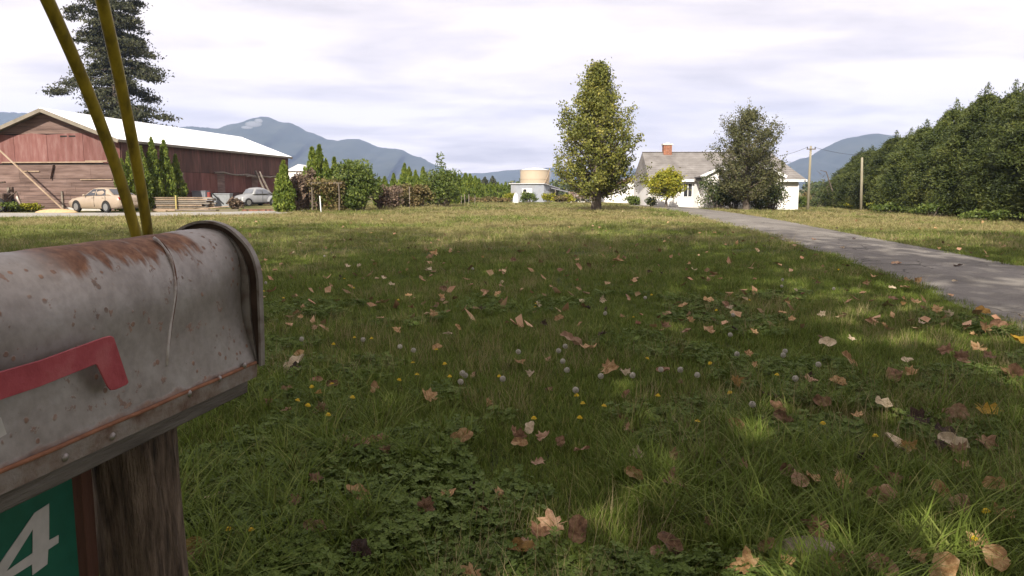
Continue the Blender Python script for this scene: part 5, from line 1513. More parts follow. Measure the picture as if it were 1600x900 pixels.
def scatter(name, meshes, P, rot, sc, idx):
    """one object of many instanced tufts"""
    col = bpy.data.collections.new(name + '_tufts')
    for i, me in enumerate(meshes):
        o_ = bpy.data.objects.new(f'{name}_tuft_{i:02d}', me); col.objects.link(o_)
    me = bpy.data.meshes.new(name); n = len(P)
    me.vertices.add(n); me.vertices.foreach_set('co', np.asarray(P, np.float32).ravel())
    for an, typ, data in (('rot', 'FLOAT_VECTOR', rot), ('sc', 'FLOAT_VECTOR', sc), ('idx', 'INT', idx)):
        at_ = me.attributes.new(an, typ, 'POINT')
        if typ == 'INT': at_.data.foreach_set('value', np.asarray(data, np.int32))
        else: at_.data.foreach_set('vector', np.asarray(data, np.float32).ravel())
    o = link(name, me); tag(o, kind='stuff')
    ng = bpy.data.node_groups.new(name + '_nodes', 'GeometryNodeTree')
    ng.interface.new_socket('Geometry', in_out='INPUT', socket_type='NodeSocketGeometry')
    ng.interface.new_socket('Geometry', in_out='OUTPUT', socket_type='NodeSocketGeometry')
    gi = ng.nodes.new('NodeGroupInput'); go = ng.nodes.new('NodeGroupOutput')
    ci = ng.nodes.new('GeometryNodeCollectionInfo'); ci.inputs['Collection'].default_value = col
    ci.inputs['Separate Children'].default_value = True; ci.inputs['Reset Children'].default_value = True
    ip = ng.nodes.new('GeometryNodeInstanceOnPoints'); ip.inputs['Pick Instance'].default_value = True
    def attr(nm, typ):
        a = ng.nodes.new('GeometryNodeInputNamedAttribute'); a.data_type = typ; a.inputs['Name'].default_value = nm
        return a.outputs['Attribute']
    ng.links.new(gi.outputs[0], ip.inputs['Points']); ng.links.new(ci.outputs[0], ip.inputs['Instance'])
    ng.links.new(attr('idx', 'INT'), ip.inputs['Instance Index']); ng.links.new(attr('rot', 'FLOAT_VECTOR'), ip.inputs['Rotation']); ng.links.new(attr('sc', 'FLOAT_VECTOR'), ip.inputs['Scale'])
    ng.links.new(ip.outputs[0], go.inputs[0])
    md = o.modifiers.new('scatter', 'NODES'); md.node_group = ng
    return o

def vnoise(x, y, s, seed):
    """cheap value noise"""
    g = np.random.default_rng(seed); T = g.random((64, 64)); x = np.asarray(x) * s; y = np.asarray(y) * s
    xi = np.floor(x).astype(int); yi = np.floor(y).astype(int); fx = x - xi; fy_ = y - yi
    fx = fx * fx * (3 - 2 * fx); fy_ = fy_ * fy_ * (3 - 2 * fy_)
    q = lambda i, j: T[(xi + i) % 64, (yi + j) % 64]
    return (q(0, 0) * (1 - fx) + q(1, 0) * fx) * (1 - fy_) + (q(0, 1) * (1 - fx) + q(1, 1) * fx) * fy_

def drive_mask(x, y, pad=0.0):
    """True on the paved drive"""
    L_ = np.interp(y, dl[:, 1], dl[:, 0]); R_ = np.interp(y, dr[:, 1], dr[:, 0])
    return (x > L_ - pad) & (x < R_ + pad) & (y < 79)

def wedge(n, y0, y1, power, g, side=.78):
    """points of the wedge in view; density falls off as y ** -power"""
    u = g.random(n); e = 2 - power
    y = (y0 ** e + (y1 ** e - y0 ** e) * u) ** (1 / e) if abs(e) > 1e-6 else y0 * (y1 / y0) ** u
    x = (g.random(n) * 2 - 1) * (side * y + .6)
    return x, y
STONE = gnd(1265, 868)
def keep_lawn(x, y):
    k = ~drive_mask(x, y, -.22 * np.random.default_rng(len(x)).random(len(x)) ** 2)
    inside_gravel = (x < -12.8) & (y > np.interp(x, [-44, -30, -22, -16, -12.5], [35, 36.5, 37.5, 39, 42]) + .1) 
    k &= ~inside_gravel
    k &= ((x - STONE.x) / .13) ** 2 + ((y - STONE.y + .03) / .14) ** 2 > 1
    k &= ~((x > hedge_x(y) - 2.2) & (y > 20)) & ~((x > hx(1008)) & (x < hx(1250)) & (y > 60.5)) 
    return k

g = np.random.default_rng(55)
# short and medium green lawn
short = [tuft_mesh('t', 16, .035, .095, .0055, .7, .075, 1000 + i, MG1) for i in range(6)]
longt = [tuft_mesh('t', 20, .11, .26, .0075, 1.0, .05, 1100 + i, MG1, 4) for i in range(5)]
x1, y1 = wedge(62000, 1.3, 16, 1.25, g); x2, y2 = wedge(60000, 14, 75, 1.55, g)
x = np.concatenate([x1, x2]); y = np.concatenate([y1, y2]); k = keep_lawn(x, y); x, y = x[k], y[k]
nz_ = vnoise(x, y, 1.1, 3); n2_ = vnoise(x, y, 3.1, 4)
n = len(x); far = np.clip((y - 10) / 40, 0, 1)
s_ = (.7 + .75 * nz_) * (.8 + .5 * g.random(n)) * (1 + far * .9)
rot = np.stack([g.normal(size=n) * .16, g.normal(size=n) * .16, g.random(n) * 6.283], 1)
scl = np.stack([s_ * (1 + far * 1.2), s_ * (1 + far * 1.2), s_ * (1 - far * .6)], 1)
scatter('lawn_grass', short, np.stack([x, y, gz(x, y)], 1), rot, scl, g.integers(0, 6, n))
# long lush tufts in the foreground
x, y = wedge(9500, 1.2, 13, 1.6, g); pr = vnoise(x, y, 1.0, 12) * .65 + vnoise(x, y, 2.7, 13) * .35
k = keep_lawn(x, y) & (pr > .545 + .09 * np.clip((y - 3) / 6, 0, 1)); x, y, pr = x[k], y[k], pr[k]; n = len(x)
s_ = (.5 + .6 * g.random(n)) * np.clip(1.15 - .06 * (y - 2), .55, 1.1)
scatter('long_grass', longt, np.stack([x, y, gz(x, y)], 1), np.stack([g.normal(size=n) * .2, g.normal(size=n) * .2, g.random(n) * 6.283], 1), np.stack([s_] * 3, 1), g.integers(0, 5, n))
# dry stems
straw = [tuft_mesh('t', 7, .10, .27, .0028, .45, .07, 1200 + i, MG2) for i in range(5)]
xa, ya = wedge(15000, 2.0, 22, 1.0, g); xb_, yb_ = wedge(30000, 18, 62, 1.0, g)
pa_ = vnoise(xa, ya, .8, 21) * .6 + vnoise(xa, ya, 2.1, 24) * .4 > .54; pbm = (vnoise(xb_, yb_, .22, 22) * .6 + vnoise(xb_, yb_, .9, 23) * .4 + .20 * sstep(24, 34, yb_) - .12 * sstep(46, 58, yb_)) > .56
x = np.concatenate([xa[pa_], xb_[pbm]]); y = np.concatenate([ya[pa_], yb_[pbm]]); k = keep_lawn(x, y); x, y = x[k], y[k]; n = len(x); far = np.clip((y - 8) / 30, 0, 1)
s_ = (.6 + .6 * g.random(n))
scatter('dry_grass', straw, np.stack([x, y, gz(x, y)], 1), np.stack([g.normal(size=n) * .2, g.normal(size=n) * .2, g.random(n) * 6.283], 1), np.stack([s_ * (1 + 2.2 * far), s_ * (1 + 2.2 * far), s_ * (1 - .35 * far)], 1), g.integers(0, 5, n))
# clover and weeds
clov = [clover_mesh('t', 26, 1300 + i, MG3) for i in range(4)]
x, y = wedge(9000, 1.3, 10, 1.3, g); pr = vnoise(x, y, .9, 31) * .6 + vnoise(x, y, 2.4, 32) * .4
k = keep_lawn(x, y) & (pr > .585); x, y = x[k], y[k]; n = len(x); s_ = .65 + .45 * g.random(n)
scatter('clover', clov, np.stack([x, y, gz(x, y) + .01], 1), np.stack([g.normal(size=n) * .15, g.normal(size=n) * .15, g.random(n) * 6.283], 1), np.stack([s_] * 3, 1), g.integers(0, 4, n))

# ------------------------------------------------------------------ fallen leaves
leaf_cols = {'tan': [(.36, .20, .085), (.52, .33, .16), (.64, .45, .25)], 'pink': [(.33, .19, .11), (.46, .29, .18), (.56, .39, .26)], 'brown': [(.16, .085, .045), (.26, .145, .08), (.34, .21, .125)], 'dark': [(.045, .026, .018), (.09, .05, .035)], 'pale': [(.46, .36, .23), (.58, .46, .31), (.64, .53, .38)], 'ochre': [(.30, .17, .045), (.42, .25, .07)], 'gold': [(.45, .27, .02), (.55, .34, .03)]}
leaf_m = {k_: mat('dry_leaf_' + k_, [tuple(.62 * q for q in v[0])] + v, 2.6, .75, bump=.6, bscale=14, transl=.15, rnd=.5) for k_, v in leaf_cols.items()}
def leaf_mesh(seed, lobed=True):
    g = np.random.default_rng(seed)
    if lobed:   # five-lobed outline
        ang = np.array([-90, -62, -40, -22, -6, 8, 24, 38, 52, 64, 78, 90, 102, 116, 128, 142, 156, 172, 186, 202, 220, 242]); rad = np.array([.12, .42, .55, .36, .62, .78, .60, .50, .80, .62, .72, 1.0, .72, .62, .80, .50, .60, .78, .62, .36, .55, .42])
    else:       # plain oval
        ang = np.linspace(-90, 270, 17)[:-1]; rad = np.array([.8 if abs(((a + 90) % 180) - 90) > 60 else .52 for a in ang]) * .95
        rad = .5 + .35 * np.abs(np.sin(np.radians(ang)))
    rad = rad * (1 + g.normal(size=len(rad)) * .06)
    x = rad * np.cos(np.radians(ang)); y = rad * np.sin(np.radians(ang))
    cu = .6 + .9 * g.random(); cv = .25 * g.normal(); tw = .5 * g.normal()
    def lift(x, y):
        return .58 * cu * x * x + .45 * cv * y * y + .35 * tw * x * y + .15 * np.sin(x * 6 + seed) * np.cos(y * 5 + seed * 2)
    n = len(x); V = [(0, 0, float(lift(0., 0.)) - .03)]
    for s_ in (.5, 1.0):
        for i in range(n): V.append((x[i] * s_ * (1 - .12 * cu * abs(x[i])), y[i] * s_, float(lift(x[i] * s_, y[i] * s_))))
    Fq = []
    for i in range(n):
        j = (i + 1) % n; Fq.append((0, 1 + i, 1 + j)); Fq.append((1 + i, 1 + n + i, 1 + n + j, 1 + j))
    s0 = len(V); V += [(-.015, -.1, 0), (.015, -.1, 0), (.02, -.6, .05), (-.005, -.6, .05)]; Fq.append((s0, s0 + 1, s0 + 2, s0 + 3))
    me = bpy.data.meshes.new('fallen_leaf'); me.from_pydata(V, [], Fq)
    me.polygons.foreach_set('use_smooth', [True] * len(me.polygons))
    return me
protos = [leaf_mesh(700 + i, True) for i in range(7)] + [leaf_mesh(740 + i, False) for i in range(5)]
pm = {}
def leaf_data(i, c):
    if (i, c) not in pm:
        m2 = protos[i].copy(); m2.materials.append(leaf_m[c]); pm[(i, c)] = m2
    return pm[(i, c)]
cname = {'tan': 'tan', 'pink': 'pinkish tan', 'brown': 'brown', 'dark': 'dark brown', 'pale': 'pale cream', 'ochre': 'ochre', 'gold': 'golden yellow'}
g = np.random.default_rng(91)
def put_leaf(px, py, size_px, c, label, group, lobed=None, lift=.05, tiltx=None):
    lift *= 1.75
    d0 = ray(px, py + size_px * .1); t_ = (lift - CAMH) / d0[2]
    for _ in range(14): t_ = (lift + float(gz(d0[0] * t_, d0[1] * t_)) - CAMH) / d0[2]
    q = Vector((d0[0] * t_, d0[1] * t_, float(gz(d0[0] * t_, d0[1] * t_))))
    if drive_mask(np.array([q.x]), np.array([q.y]))[0]: q = gnd(px, py)
    dist = math.sqrt(q.x ** 2 + q.y ** 2 + CAMH ** 2)
    r = size_px / F * dist * .64
    i = int(g.integers(0, len(protos))) if lobed is None else (int(g.integers(0, 7)) if lobed else int(g.integers(7, 12)))
    o = bpy.data.objects.new('fallen_leaf', leaf_data(i, c)); C.objects.link(o)
    on_drive = bool(drive_mask(np.array([q.x]), np.array([q.y]))[0])
    o.location = (q.x, q.y, q.z + (.055 if on_drive else lift))
    o.scale = (r, r, r)
    k_ = .3 if on_drive else 1
    o.rotation_euler = (Matrix.Rotation((.45 + g.normal() * .3) * k_, 3, 'X') @ Matrix.Rotation(g.normal() * .35 * k_, 3, 'Y') @ Matrix.Rotation(g.random() * 6.283, 3, 'Z')).to_euler()
    tag(o, label, 'leaf', group)
big = [(720, 682, 40, 'tan', 'tan curled leaf alone left of centre in the near grass'), (866, 815, 54, 'pink', 'largest squarish pinkish tan leaf at bottom centre'), (815, 852, 38, 'ochre', 'ochre leaf left below the largest squarish leaf'), (902, 825, 42, 'brown', 'brown leaf just right of the largest squarish leaf'), (840, 830, 34, 'brown', 'brown leaf tucked under the largest squarish leaf'),
       (738, 890, 40, 'tan', 'pointed tan leaf at the bottom edge left of centre'), (1000, 706, 30, 'pale', 'bright pale square leaf right of centre'), (1044, 745, 38, 'pink', 'pinkish leaf lying in the clover right of centre'), (1402, 690, 40, 'pale', 'bright pale oval leaf propped up in the right grass'), (1310, 736, 28, 'pink', 'small pinkish leaf between pale oval and folded leaf'),
       (1248, 746, 38, 'pink', 'folded pink leaf in dark clover at lower right'), (1230, 733, 30, 'brown', 'brown leaf behind the folded pink leaf'), (1270, 744, 28, 'tan', 'tan leaf touching the folded pink leaf'), (1378, 770, 36, 'pink', 'long pinkish brown leaf below the pale oval leaf'), (1468, 764, 30, 'tan', 'round tan leaf in the sunny patch at lower right'),
       (1280, 816, 44, 'brown', 'large brown upright leaf behind the flat stone'), (1172, 880, 54, 'tan', 'large orange tan leaf left of the flat stone'), (1300, 884, 40, 'tan', 'tan leaf lying on the front edge of the flat stone'), (1324, 876, 36, 'brown', 'brown leaf at the right edge of the flat stone'), (1230, 876, 30, 'tan', 'tan leaf on the left end of the flat stone'),
       (1538, 687, 36, 'pink', 'greyish pink leaf near the right edge'), (1492, 644, 34, 'pink', 'pinkish leaf upper right near the dark curled leaf'), (1490, 687, 36, 'pale', 'pale twisted leaf left of the greyish pink leaf'), (1440, 648, 40, 'dark', 'dark curled leaf in the right grass'), (1540, 635, 40, 'gold', 'golden yellow leaf at the right edge'),
       (1215, 637, 28, 'brown', 'upper one of two brown leaves right of centre'), (1224, 652, 28, 'brown', 'lower one of two brown leaves right of centre'), (672, 618, 34, 'tan', 'ribbed tan leaf right of the dandelion group'), (461, 563, 36, 'pale', 'pale cream leaf close to the mailbox end'), (462, 574, 30, 'dark', 'dark leaf under the pale cream leaf near the mailbox'),
       (948, 572, 36, 'tan', 'narrow upright tan leaf in mid lawn'), (893, 528, 34, 'pink', 'long pink leaf in mid lawn left of the upright leaf'), (920, 540, 30, 'tan', 'tan leaf beside the long pink leaf'), (962, 404, 22, 'tan', 'tan leaf pair far up the lawn at centre'), (1294, 534, 25, 'pale', 'pale striped leaf before the drive'),
       (1328, 563, 32, 'tan', 'tan leaf below the pale striped leaf'), (305, 852, 38, 'ochre', 'ochre leaf beside the post foot'), (332, 775, 26, 'pale', 'small pale leaf in the tall grass beside the post'), (504, 636, 28, 'brown', 'brown folded leaf right of the mailbox'), (492, 746, 26, 'brown', 'reddish brown leaf half sunk left of centre'),
       (560, 769, 40, 'tan', 'tan leaf half buried in grass left of centre'), (492, 820, 32, 'brown', 'reddish leaf in tall grass at lower left'), (664, 790, 34, 'brown', 'dull brown leaf in grass at lower centre left'), (310, 870, 40, 'brown', 'brown leaf under the ochre leaf beside the post'), (1105, 812, 22, 'brown', 'small dark leaf in tall grass at bottom centre right'),
       (1585, 583, 28, 'brown', 'brown leaf cut by the right edge'), (1590, 528, 26, 'gold', 'orange leaf lying at the drive edge far right'), (1556, 755, 30, 'tan', 'tan star leaf near the right edge low down'), (1530, 840, 34, 'tan', 'tan leaf in sunlit weeds at lower right'), (1426, 862, 34, 'tan', 'round tan leaf at bottom right'),
       (1475, 886, 44, 'tan', 'large tan leaf at the bottom right edge'), (1500, 700, 28, 'brown', 'brown leaf beside the pale twisted leaf'), (1478, 672, 30, 'dark', 'dark leaf above the pale twisted leaf'), (1505, 725, 26, 'tan', 'tan crumpled leaf right of the round tan leaf'), (848, 680, 30, 'pink', 'dull pink leaf beside the white torn scrap'),
       (806, 672, 26, 'brown', 'brown curled leaf left of the white torn scrap'), (910, 700, 24, 'brown', 'small brown leaf left of the bright square leaf'), (1150, 660, 22, 'tan', 'small tan leaf left of the two brown leaves'), (828, 666, 22, 'pale', 'white torn scrap of leaf left of centre'), (600, 700, 26, 'brown', 'dull brown leaf in clover left of centre')]
for (px_, py_, s_, c, lab) in big:
    put_leaf(px_, py_, s_, c, lab, 'large fallen leaves in the near grass', None, .045 if py_ > 600 else .05)
midl = [(637, 460, 16, 'tan'), (690, 463, 16, 'tan'), (692, 450, 14, 'brown'), (641, 478, 16, 'brown'), (680, 477, 16, 'brown'), (679, 487, 18, 'tan'), (622, 515, 17, 'tan'), (699, 520, 14, 'pale'), (683, 541, 16, 'tan'), (583, 602, 22, 'tan'), (495, 593, 20, 'brown'), (520, 598, 18, 'brown'), (671, 420, 16, 'pale'), (543, 415, 10, 'pale'), (562, 413, 10, 'pale'), (680, 395, 16, 'tan'), (672, 400, 14, 'brown'), (600, 432, 10, 'pale'), (612, 443, 10, 'pale'), (778, 458, 14, 'tan'), (782, 445, 12, 'pink'), (800, 405, 14, 'brown'), (875, 421, 14, 'brown'), (902, 405, 10, 'tan'), (975, 401, 14, 'brown'), (973, 330, 6, 'pale'), (1076, 410, 10, 'tan'), (1085, 420, 12, 'pale'), (1107, 467, 16, 'tan'), (1077, 497, 18, 'tan'), (1067, 476, 14, 'tan'), (1134, 475, 16, 'brown'), (1140, 478, 12, 'pale'), (1108, 514, 22, 'tan'), (1040, 508, 20, 'brown'), (1073, 516, 14, 'pink'), (940, 520, 20, 'dark'), (848, 503, 16, 'dark'), (840, 473, 16, 'pale'), (940, 467, 14, 'pale'), (980, 463, 12, 'pink'), (920, 480, 14, 'dark'), (812, 564, 22, 'tan'), (830, 580, 18, 'pale'), (1036, 577, 22, 'brown'), (1178, 568, 16, 'tan'), (1150, 590, 24, 'ochre'), (1180, 518, 16, 'tan'), (1285, 490, 14, 'pale'), (1284, 527, 14, 'brown'), (1222, 487, 12, 'tan'), (1237, 497, 12, 'tan'), (1231, 473, 10, 'tan'), (1355, 442, 12, 'tan'), (1393, 448, 14, 'pale'), (1414, 447, 14, 'tan'), (1395, 465, 14, 'brown'), (1430, 470, 18, 'tan'), (1440, 478, 14, 'brown'), (1465, 483, 18, 'tan'), (1485, 488, 16, 'pale'), (1540, 512, 20, 'tan'), (1560, 505, 20, 'brown'), (1480, 545, 24, 'brown'), (1500, 555, 24, 'brown'), (1530, 540, 26, 'tan'), (1548, 553, 22, 'brown'), (1395, 585, 30, 'brown'), (1420, 580, 24, 'tan'), (1575, 580, 26, 'tan'), (1438, 502, 14, 'pale'), (1383, 508, 14, 'tan'), (1417, 562, 18, 'pale'), (1365, 430, 12, 'tan'), (1310, 594, 22, 'tan'), (1265, 590, 26, 'pink'), (1285, 625, 24, 'brown')]
short = [(px_, py_, lab) for px_, py_, s_, c, lab in big if len(lab.split()) <= 9]
used = set()
def near(px_, py_, kind_words, other):
    """kind_words plus where the thing lies beside the nearest large leaf"""
    for d_, lx_, ly_, lab in sorted((math.hypot(px_ - a, (py_ - b_) * 1.3), a, b_, l) for a, b_, l in short)[:6]:
        if d_ > 210: break
        if d_ < 6 or len(kind_words.split()) + 5 + len(lab.split()) > 16: continue
        dx, dy = px_ - lx_, (py_ - ly_) * 1.3
        rel = ('left of' if dx < 0 else 'right of') if abs(dx) > abs(dy) else ('behind' if dy < 0 else 'in front of')
        t_ = f"{kind_words} {'just ' if d_ < 45 else ''}{rel} the {lab}"
        if t_ not in used: used.add(t_); return t_
    return other
where = lambda px_, py_: ('far' if py_ < 440 else 'middle' if py_ < 540 else 'nearer') + ' lawn ' + ('left of the lawn tree' if px_ < 900 else 'beside the drive' if px_ > 1300 else 'below the white house')
for (px_, py_, s_, c) in midl:
    put_leaf(px_, py_, s_, c, near(px_, py_, f'small {cname[c]} leaf', f'small {cname[c]} dry leaf on the {where(px_, py_)}'), f'small {cname[c]} leaves on the {where(px_, py_)}')
for (px_, py_, s_, c) in ((1271, 377, 8, 'brown'), (1317, 391, 8, 'pale'), (1334, 376, 7, 'dark'), (1400, 416, 13, 'pink'), (1497, 420, 11, 'dark'), (1418, 436, 13, 'tan'), (1434, 438, 13, 'tan'), (1536, 484, 16, 'ochre'), (1598, 503, 16, 'pale'), (1491, 445, 8, 'pale')):
    put_leaf(px_, py_, s_, c, f'{cname[c]} leaf lying on the grey paved drive', f'{cname[c]} leaves on the drive', None)
cc = ['tan', 'pink', 'brown', 'dark', 'pale', 'ochre']
for i in range(135):
    py_ = 345 + 545 * g.random() ** 1.5; px_ = 330 + 1260 * g.random()
    if py_ > 560 and px_ < 420: continue
    q = gnd(px_, py_)
    if drive_mask(np.array([q.x]), np.array([q.y]), .1)[0] : continue
    d_ = math.hypot(q.y, CAMH); s_ = min(44, max(5, (.055 + .035 * g.random()) * F / d_ * 1.2)); c = cc[int(g.choice(6, p=[.26, .2, .24, .14, .08, .08]))]
    put_leaf(px_, py_, s_, c, near(px_, py_, f'small {cname[c]} leaf', f'small {cname[c]} dry leaf on the {where(px_, py_)}'), f'small {cname[c]} leaves on the {where(px_, py_)}', None, .025 + .03 * g.random())
# small litter between them, too small to pick apart
g = np.random.default_rng(404); V = []; Fq = []; mi = []
while len(mi) < 420:
    py_ = 338 + 190 * g.random() ** 1.2; px_ = 260 + 1330 * g.random()
    q = gnd(px_, py_)
    if q.y < 7 or not keep_lawn(np.array([q.x]), np.array([q.y]))[0]: continue
    r_ = .035 + .035 * g.random(); a = g.random() * 6.283; u = np.array([math.cos(a), math.sin(a), g.normal() * .5]); w_ = np.array([-math.sin(a), math.cos(a), g.normal() * .5]); c = np.array([q.x, q.y, q.z + .06 + .03 * g.random()])
    s0 = len(V)
    V += [c - u * r_, c - u * r_ * .2 + w_ * r_ * .7, c + u * r_ + np.array([0, 0, .02]), c - u * r_ * .2 - w_ * r_ * .7, c + np.array([0, 0, -.015])]
    Fq += [(s0, s0 + 4, s0 + 1), (s0 + 1, s0 + 4, s0 + 2), (s0 + 2, s0 + 4, s0 + 3), (s0 + 3, s0 + 4, s0)]; mi.append(0)
me = bpy.data.meshes.new('leaf_litter'); me.from_pydata([tuple(v) for v in V], [], Fq)
tag(link('leaf_litter', me, None, mat('litter', [(.14, .07, .035), (.34, .21, .11), (.52, .37, .22)], 1.7, .8, range_=(.35, .65), island=.8)), kind='stuff')
# flat stone at bottom right
q = STONE
b = MB(); g9 = np.random.default_rng(2); ring = [(.115 * math.cos(a) * (1 + .12 * g9.normal()), .085 * math.sin(a) * (1 + .12 * g9.normal())) for a in np.linspace(0, 6.283, 13)[:-1]]
b.loft([[(x_, y_, -.03) for x_, y_ in ring], [(x_, y_, .028 + .006 * g9.normal()) for x_, y_ in ring], [(x_ * .85, y_ * .85, .045 + .004 * g9.normal()) for x_, y_ in ring]])
o_ = b.build('flat_stone', mat('stone_brown', [(.13, .095, .075), (.20, .155, .125)], 18, .95, bump=.5)); o_.location = q; tag(o_, 'flat brown stone half sunk in grass at lower right', 'stone')

# ------------------------------------------------------------------ dandelions
M_yel = mat('dandelion_yellow', [(.62, .42, .01), (.75, .55, .02)], 60, .6, transl=.1)
M_stem = plain('dandelion_stem', (.12, .16, .04), .6)
M_puff = mat('dandelion_puff', [(.42, .39, .32), (.56, .52, .45)], 60, .9, transl=.3)
def dandelion(h, seed):
    g = np.random.default_rng(seed); b = MB(); b.tube([(0, 0, -.02), (.004, .003, h * .5), (0, 0, h)], .0018, 5); st = b.mesh('stem'); st.materials.append(M_stem)
    b = MB()
    for ly in range(3):
        for i in range(14):
            a = i * .4488 + ly * .2; r = .019 - .005 * ly; z = h + .001 + ly * .0035; w = .0028; ca, sa = math.cos(a), math.sin(a)
            b.add([(0, 0, z), (ca * r * .6 - sa * w, sa * r * .6 + ca * w, z + .003), (ca * r, sa * r, z + .004 - .003 * (2 - ly)), (ca * r * .6 + sa * w, sa * r * .6 - ca * w, z + .003)], [(0, 1, 2, 3)])
    fl_ = b.mesh('flower'); fl_.materials.append(M_yel); return st, fl_
def puff(h, seed):
    g = np.random.default_rng(seed); b = MB(); b.tube([(0, 0, -.02), (.003, .004, h * .5), (0, 0, h)], .0016, 5); st = b.mesh('stem'); st.materials.append(M_stem)
    P = unit(g.normal(size=(220, 3))); R_ = .016; V = []; Fq = []
    for p_ in P:
        s = unit(np.cross(p_, g.normal(size=3))); u = np.cross(p_, s); c = p_ * R_ * (.9 + .2 * g.random()) + np.array([0, 0, h]); w = .0035; i = len(V)
        V += [c + s * w, c + u * w, c - s * w, c - u * w]; Fq.append((i, i + 1, i + 2, i + 3))
    b2 = MB(); b2.add([tuple(v) for v in V], Fq); b2.ball((0, 0, h), .005, 6, 4); hd = b2.mesh('seed_head'); hd.materials.append(M_puff); return st, hd
dproto = [dandelion(.10 + .02 * i, 800 + i) for i in range(3)]; pproto = [puff(.13 + .02 * i, 820 + i) for i in range(3)]
g = np.random.default_rng(33)
def flower(px_, py_, kind, label, group, s=1.0):
    pr = (dproto if kind == 'd' else pproto)[int(g.integers(0, 3))]; hgt = .10 * s
    q = None
    d0 = ray(px_, py_); t_ = (hgt - CAMH) / d0[2]
    for _ in range(12): t_ = (hgt + float(gz(d0[0] * t_, d0[1] * t_)) - CAMH) / d0[2]
    x, y = d0[0] * t_, d0[1] * t_
    t = thing('dandelion' if kind == 'd' else 'dandelion_clock', label, 'dandelion', (x, y, float(gz(x, y))), g.random() * 6, group)
    t.rotation_euler = (g.normal() * .15 + .12, g.normal() * .15, g.random() * 6); t.scale = (s, s, s)
    link('stem', pr[0], t); link('flower' if kind == 'd' else 'seed_head', pr[1], t)
ydots = [(647, 576), (648, 590), (683, 555), (699, 571), (702, 588), (617, 597), (519, 541), (523, 538), (556, 535), (583, 536), (490, 606), (523, 605), (540, 440), (551, 450), (443, 471), (412, 460), (620, 474), (990, 496), (830, 476), (838, 480), (780, 588), (905, 622), (914, 636), (940, 640), (1026, 623), (1085, 665), (903, 664), (833, 653), (1003, 563), (1118, 563), (1020, 460), (1170, 472), (1122, 490), (361, 832), (402, 842), (1285, 660), (1374, 688), (1553, 797), (1532, 846), (454, 630), (474, 640), (545, 630), (510, 653), (1315, 424), (1213, 590), (1150, 610)]
for px_, py_ in ydots:
    flower(px_, py_, 'd', near(px_, py_, 'yellow dandelion', 'yellow dandelion in the ' + ('nearest grass' if py_ > 650 else 'lawn left of centre' if px_ < 760 else 'lawn right of centre')), 'yellow dandelions in the ' + ('nearest grass' if py_ > 650 else 'lawn left of centre' if px_ < 760 else 'lawn right of centre'), 1.0 if py_ < 800 else .8)
pdots = [(715, 605), (735, 600), (725, 594), (822, 565), (880, 585), (881, 553), (878, 572), (902, 620), (950, 500), (1010, 470), (1215, 570), (1216, 553), (1150, 505), (1140, 530), (935, 595), (560, 535), (475, 540), (626, 548), (645, 553), (1000, 600), (1088, 594), (1070, 590), (1040, 585), (870, 560), (790, 605), (1160, 560), (1270, 587), (1186, 640), (1300, 455), (1222, 450), (1228, 446), (742, 428), (505, 405), (420, 448), (1245, 610)]
for px_, py_ in pdots:
    flower(px_, py_, 'p', near(px_, py_, 'dandelion seed head', 'grey dandelion seed head in the ' + ('lawn left of centre' if px_ < 800 else 'middle of the lawn' if px_ < 1130 else 'lawn beside the drive')), 'dandelion seed heads in the ' + ('lawn left of centre' if px_ < 800 else 'middle of the lawn' if px_ < 1130 else 'lawn beside the drive'), 1.15)

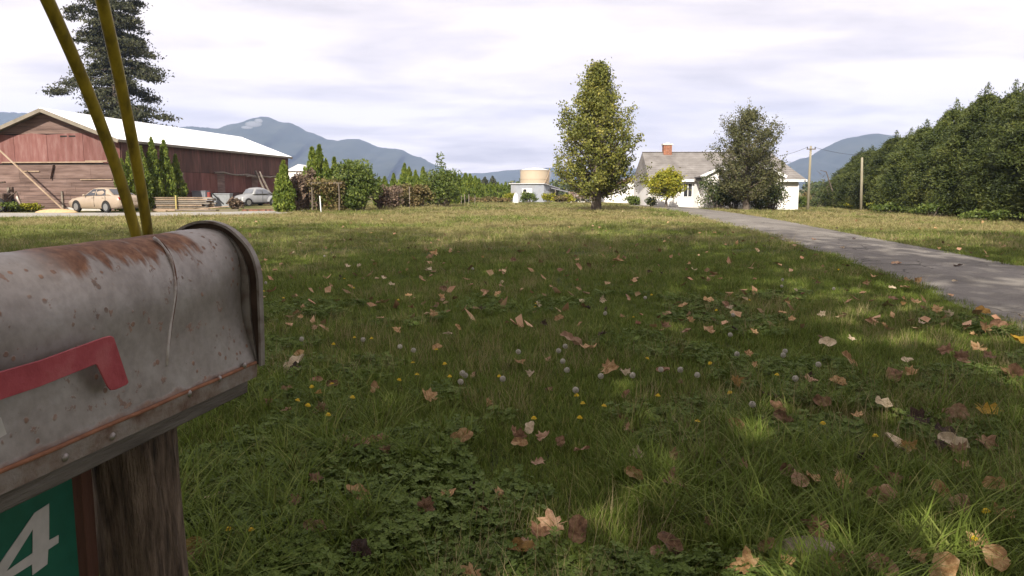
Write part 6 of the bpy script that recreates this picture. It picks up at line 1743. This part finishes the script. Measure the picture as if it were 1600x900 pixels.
# ------------------------------------------------------------------ maples behind the viewer, whose shade lies on the lawn
def shade_tree(loc, H, h0, Rm, seed, ncl=165, per=46):
    g = np.random.default_rng(seed)
    t = thing('maple_tree', 'tall maple behind the viewpoint shading the lawn', 'tree', loc, g.random() * 6, 'maples behind the viewpoint')
    b = MB(); b.tube([(0, 0, -.2), (.2, 0, H * .4), (0, .2, H * .9)], [.5, .35, .05], 8, cap=False); P = []
    for i in range(ncl):
        q = unit(g.normal(size=3)) * g.random() ** .4; c = np.array([0, 0, h0 + (H - h0) / 2]) + q * np.array([Rm, Rm, (H - h0) / 2])
        if c[2] > h0 + (H - h0) * .62 and g.random() < .42: continue
        if i % 5 == 0: b.tube([(0, 0, max(h0 * .7, c[2] - 3)), tuple(c)], [.12, .03], 4, cap=False)
        P.append(c + g.normal(size=(per, 3)) * .62)
    b.build('trunk', M_bark, t, fix=False)
    V, Q = cards(np.concatenate(P), .46, .32, (0, 0, .3), 1.0, g); link('crown', np_mesh('crown', V, Q), t, M_leaf_maple)
    return t
st = [(-32, -7, 27), (-24, -10, 29), (-16, -6, 27), (-9, -11, 30), (-3, -6, 26), (4.5, -10, 28), (11, -6, 25), (18, -10, 27), (26, -7, 23), (-40, -10, 28)]
base_t = None
for i, (x, y, H) in enumerate(st):
    if i < 3: 
        t = shade_tree((x, y, 0), 27, 4.6, 5.3, 900 + i); t.scale = (1, 1, H / 27)
        base_t = (base_t or []) + [t]
    else:
        dup(base_t[i % 3], (x, y, 0), i * 1.3, None, None, (1, 1, H / 27))

# a wisp of cloud caught on the mountain
cw = bpy.data.materials.new('cloud_vapour'); cw.use_nodes = True
ct_ = NT(cw.node_tree); cw.node_tree.nodes.clear()
co = ct_.n('ShaderNodeOutputMaterial'); cv = ct_.n('ShaderNodeVolumePrincipled')
cv.inputs['Color'].default_value = (.95, .95, .97, 1); cv.inputs['Density'].default_value = .035
ct_.l(cv.outputs[0], co.inputs['Volume'])
b = MB()
for px_, py_, rx_, rz_ in ((396, 194, 26, 9), (386, 199, 18, 5), (404, 189, 12, 7)):
    b.ball(at(px_, py_, 2260), (rx_, 14, rz_), 12, 6)
tag(b.build('cloud_wisp', cw), kind='stuff')

# ------------------------------------------------------------------ haze
hz_m = bpy.data.materials.new('haze_air'); hz_m.use_nodes = True
ht = NT(hz_m.node_tree); hz_m.node_tree.nodes.clear()
ho = ht.n('ShaderNodeOutputMaterial'); hv = ht.n('ShaderNodeVolumePrincipled')
hv.inputs['Color'].default_value = (.50, .65, 1.0, 1); hv.inputs['Density'].default_value = 2.1e-4; hv.inputs['Anisotropy'].default_value = 0.0
ht.l(hv.outputs[0], ho.inputs['Volume'])
tag(MB().box(-3000, 3000, -120, 3350, -9, 330).build('haze', hz_m), kind='stuff')
print('objects', len(bpy.data.objects))
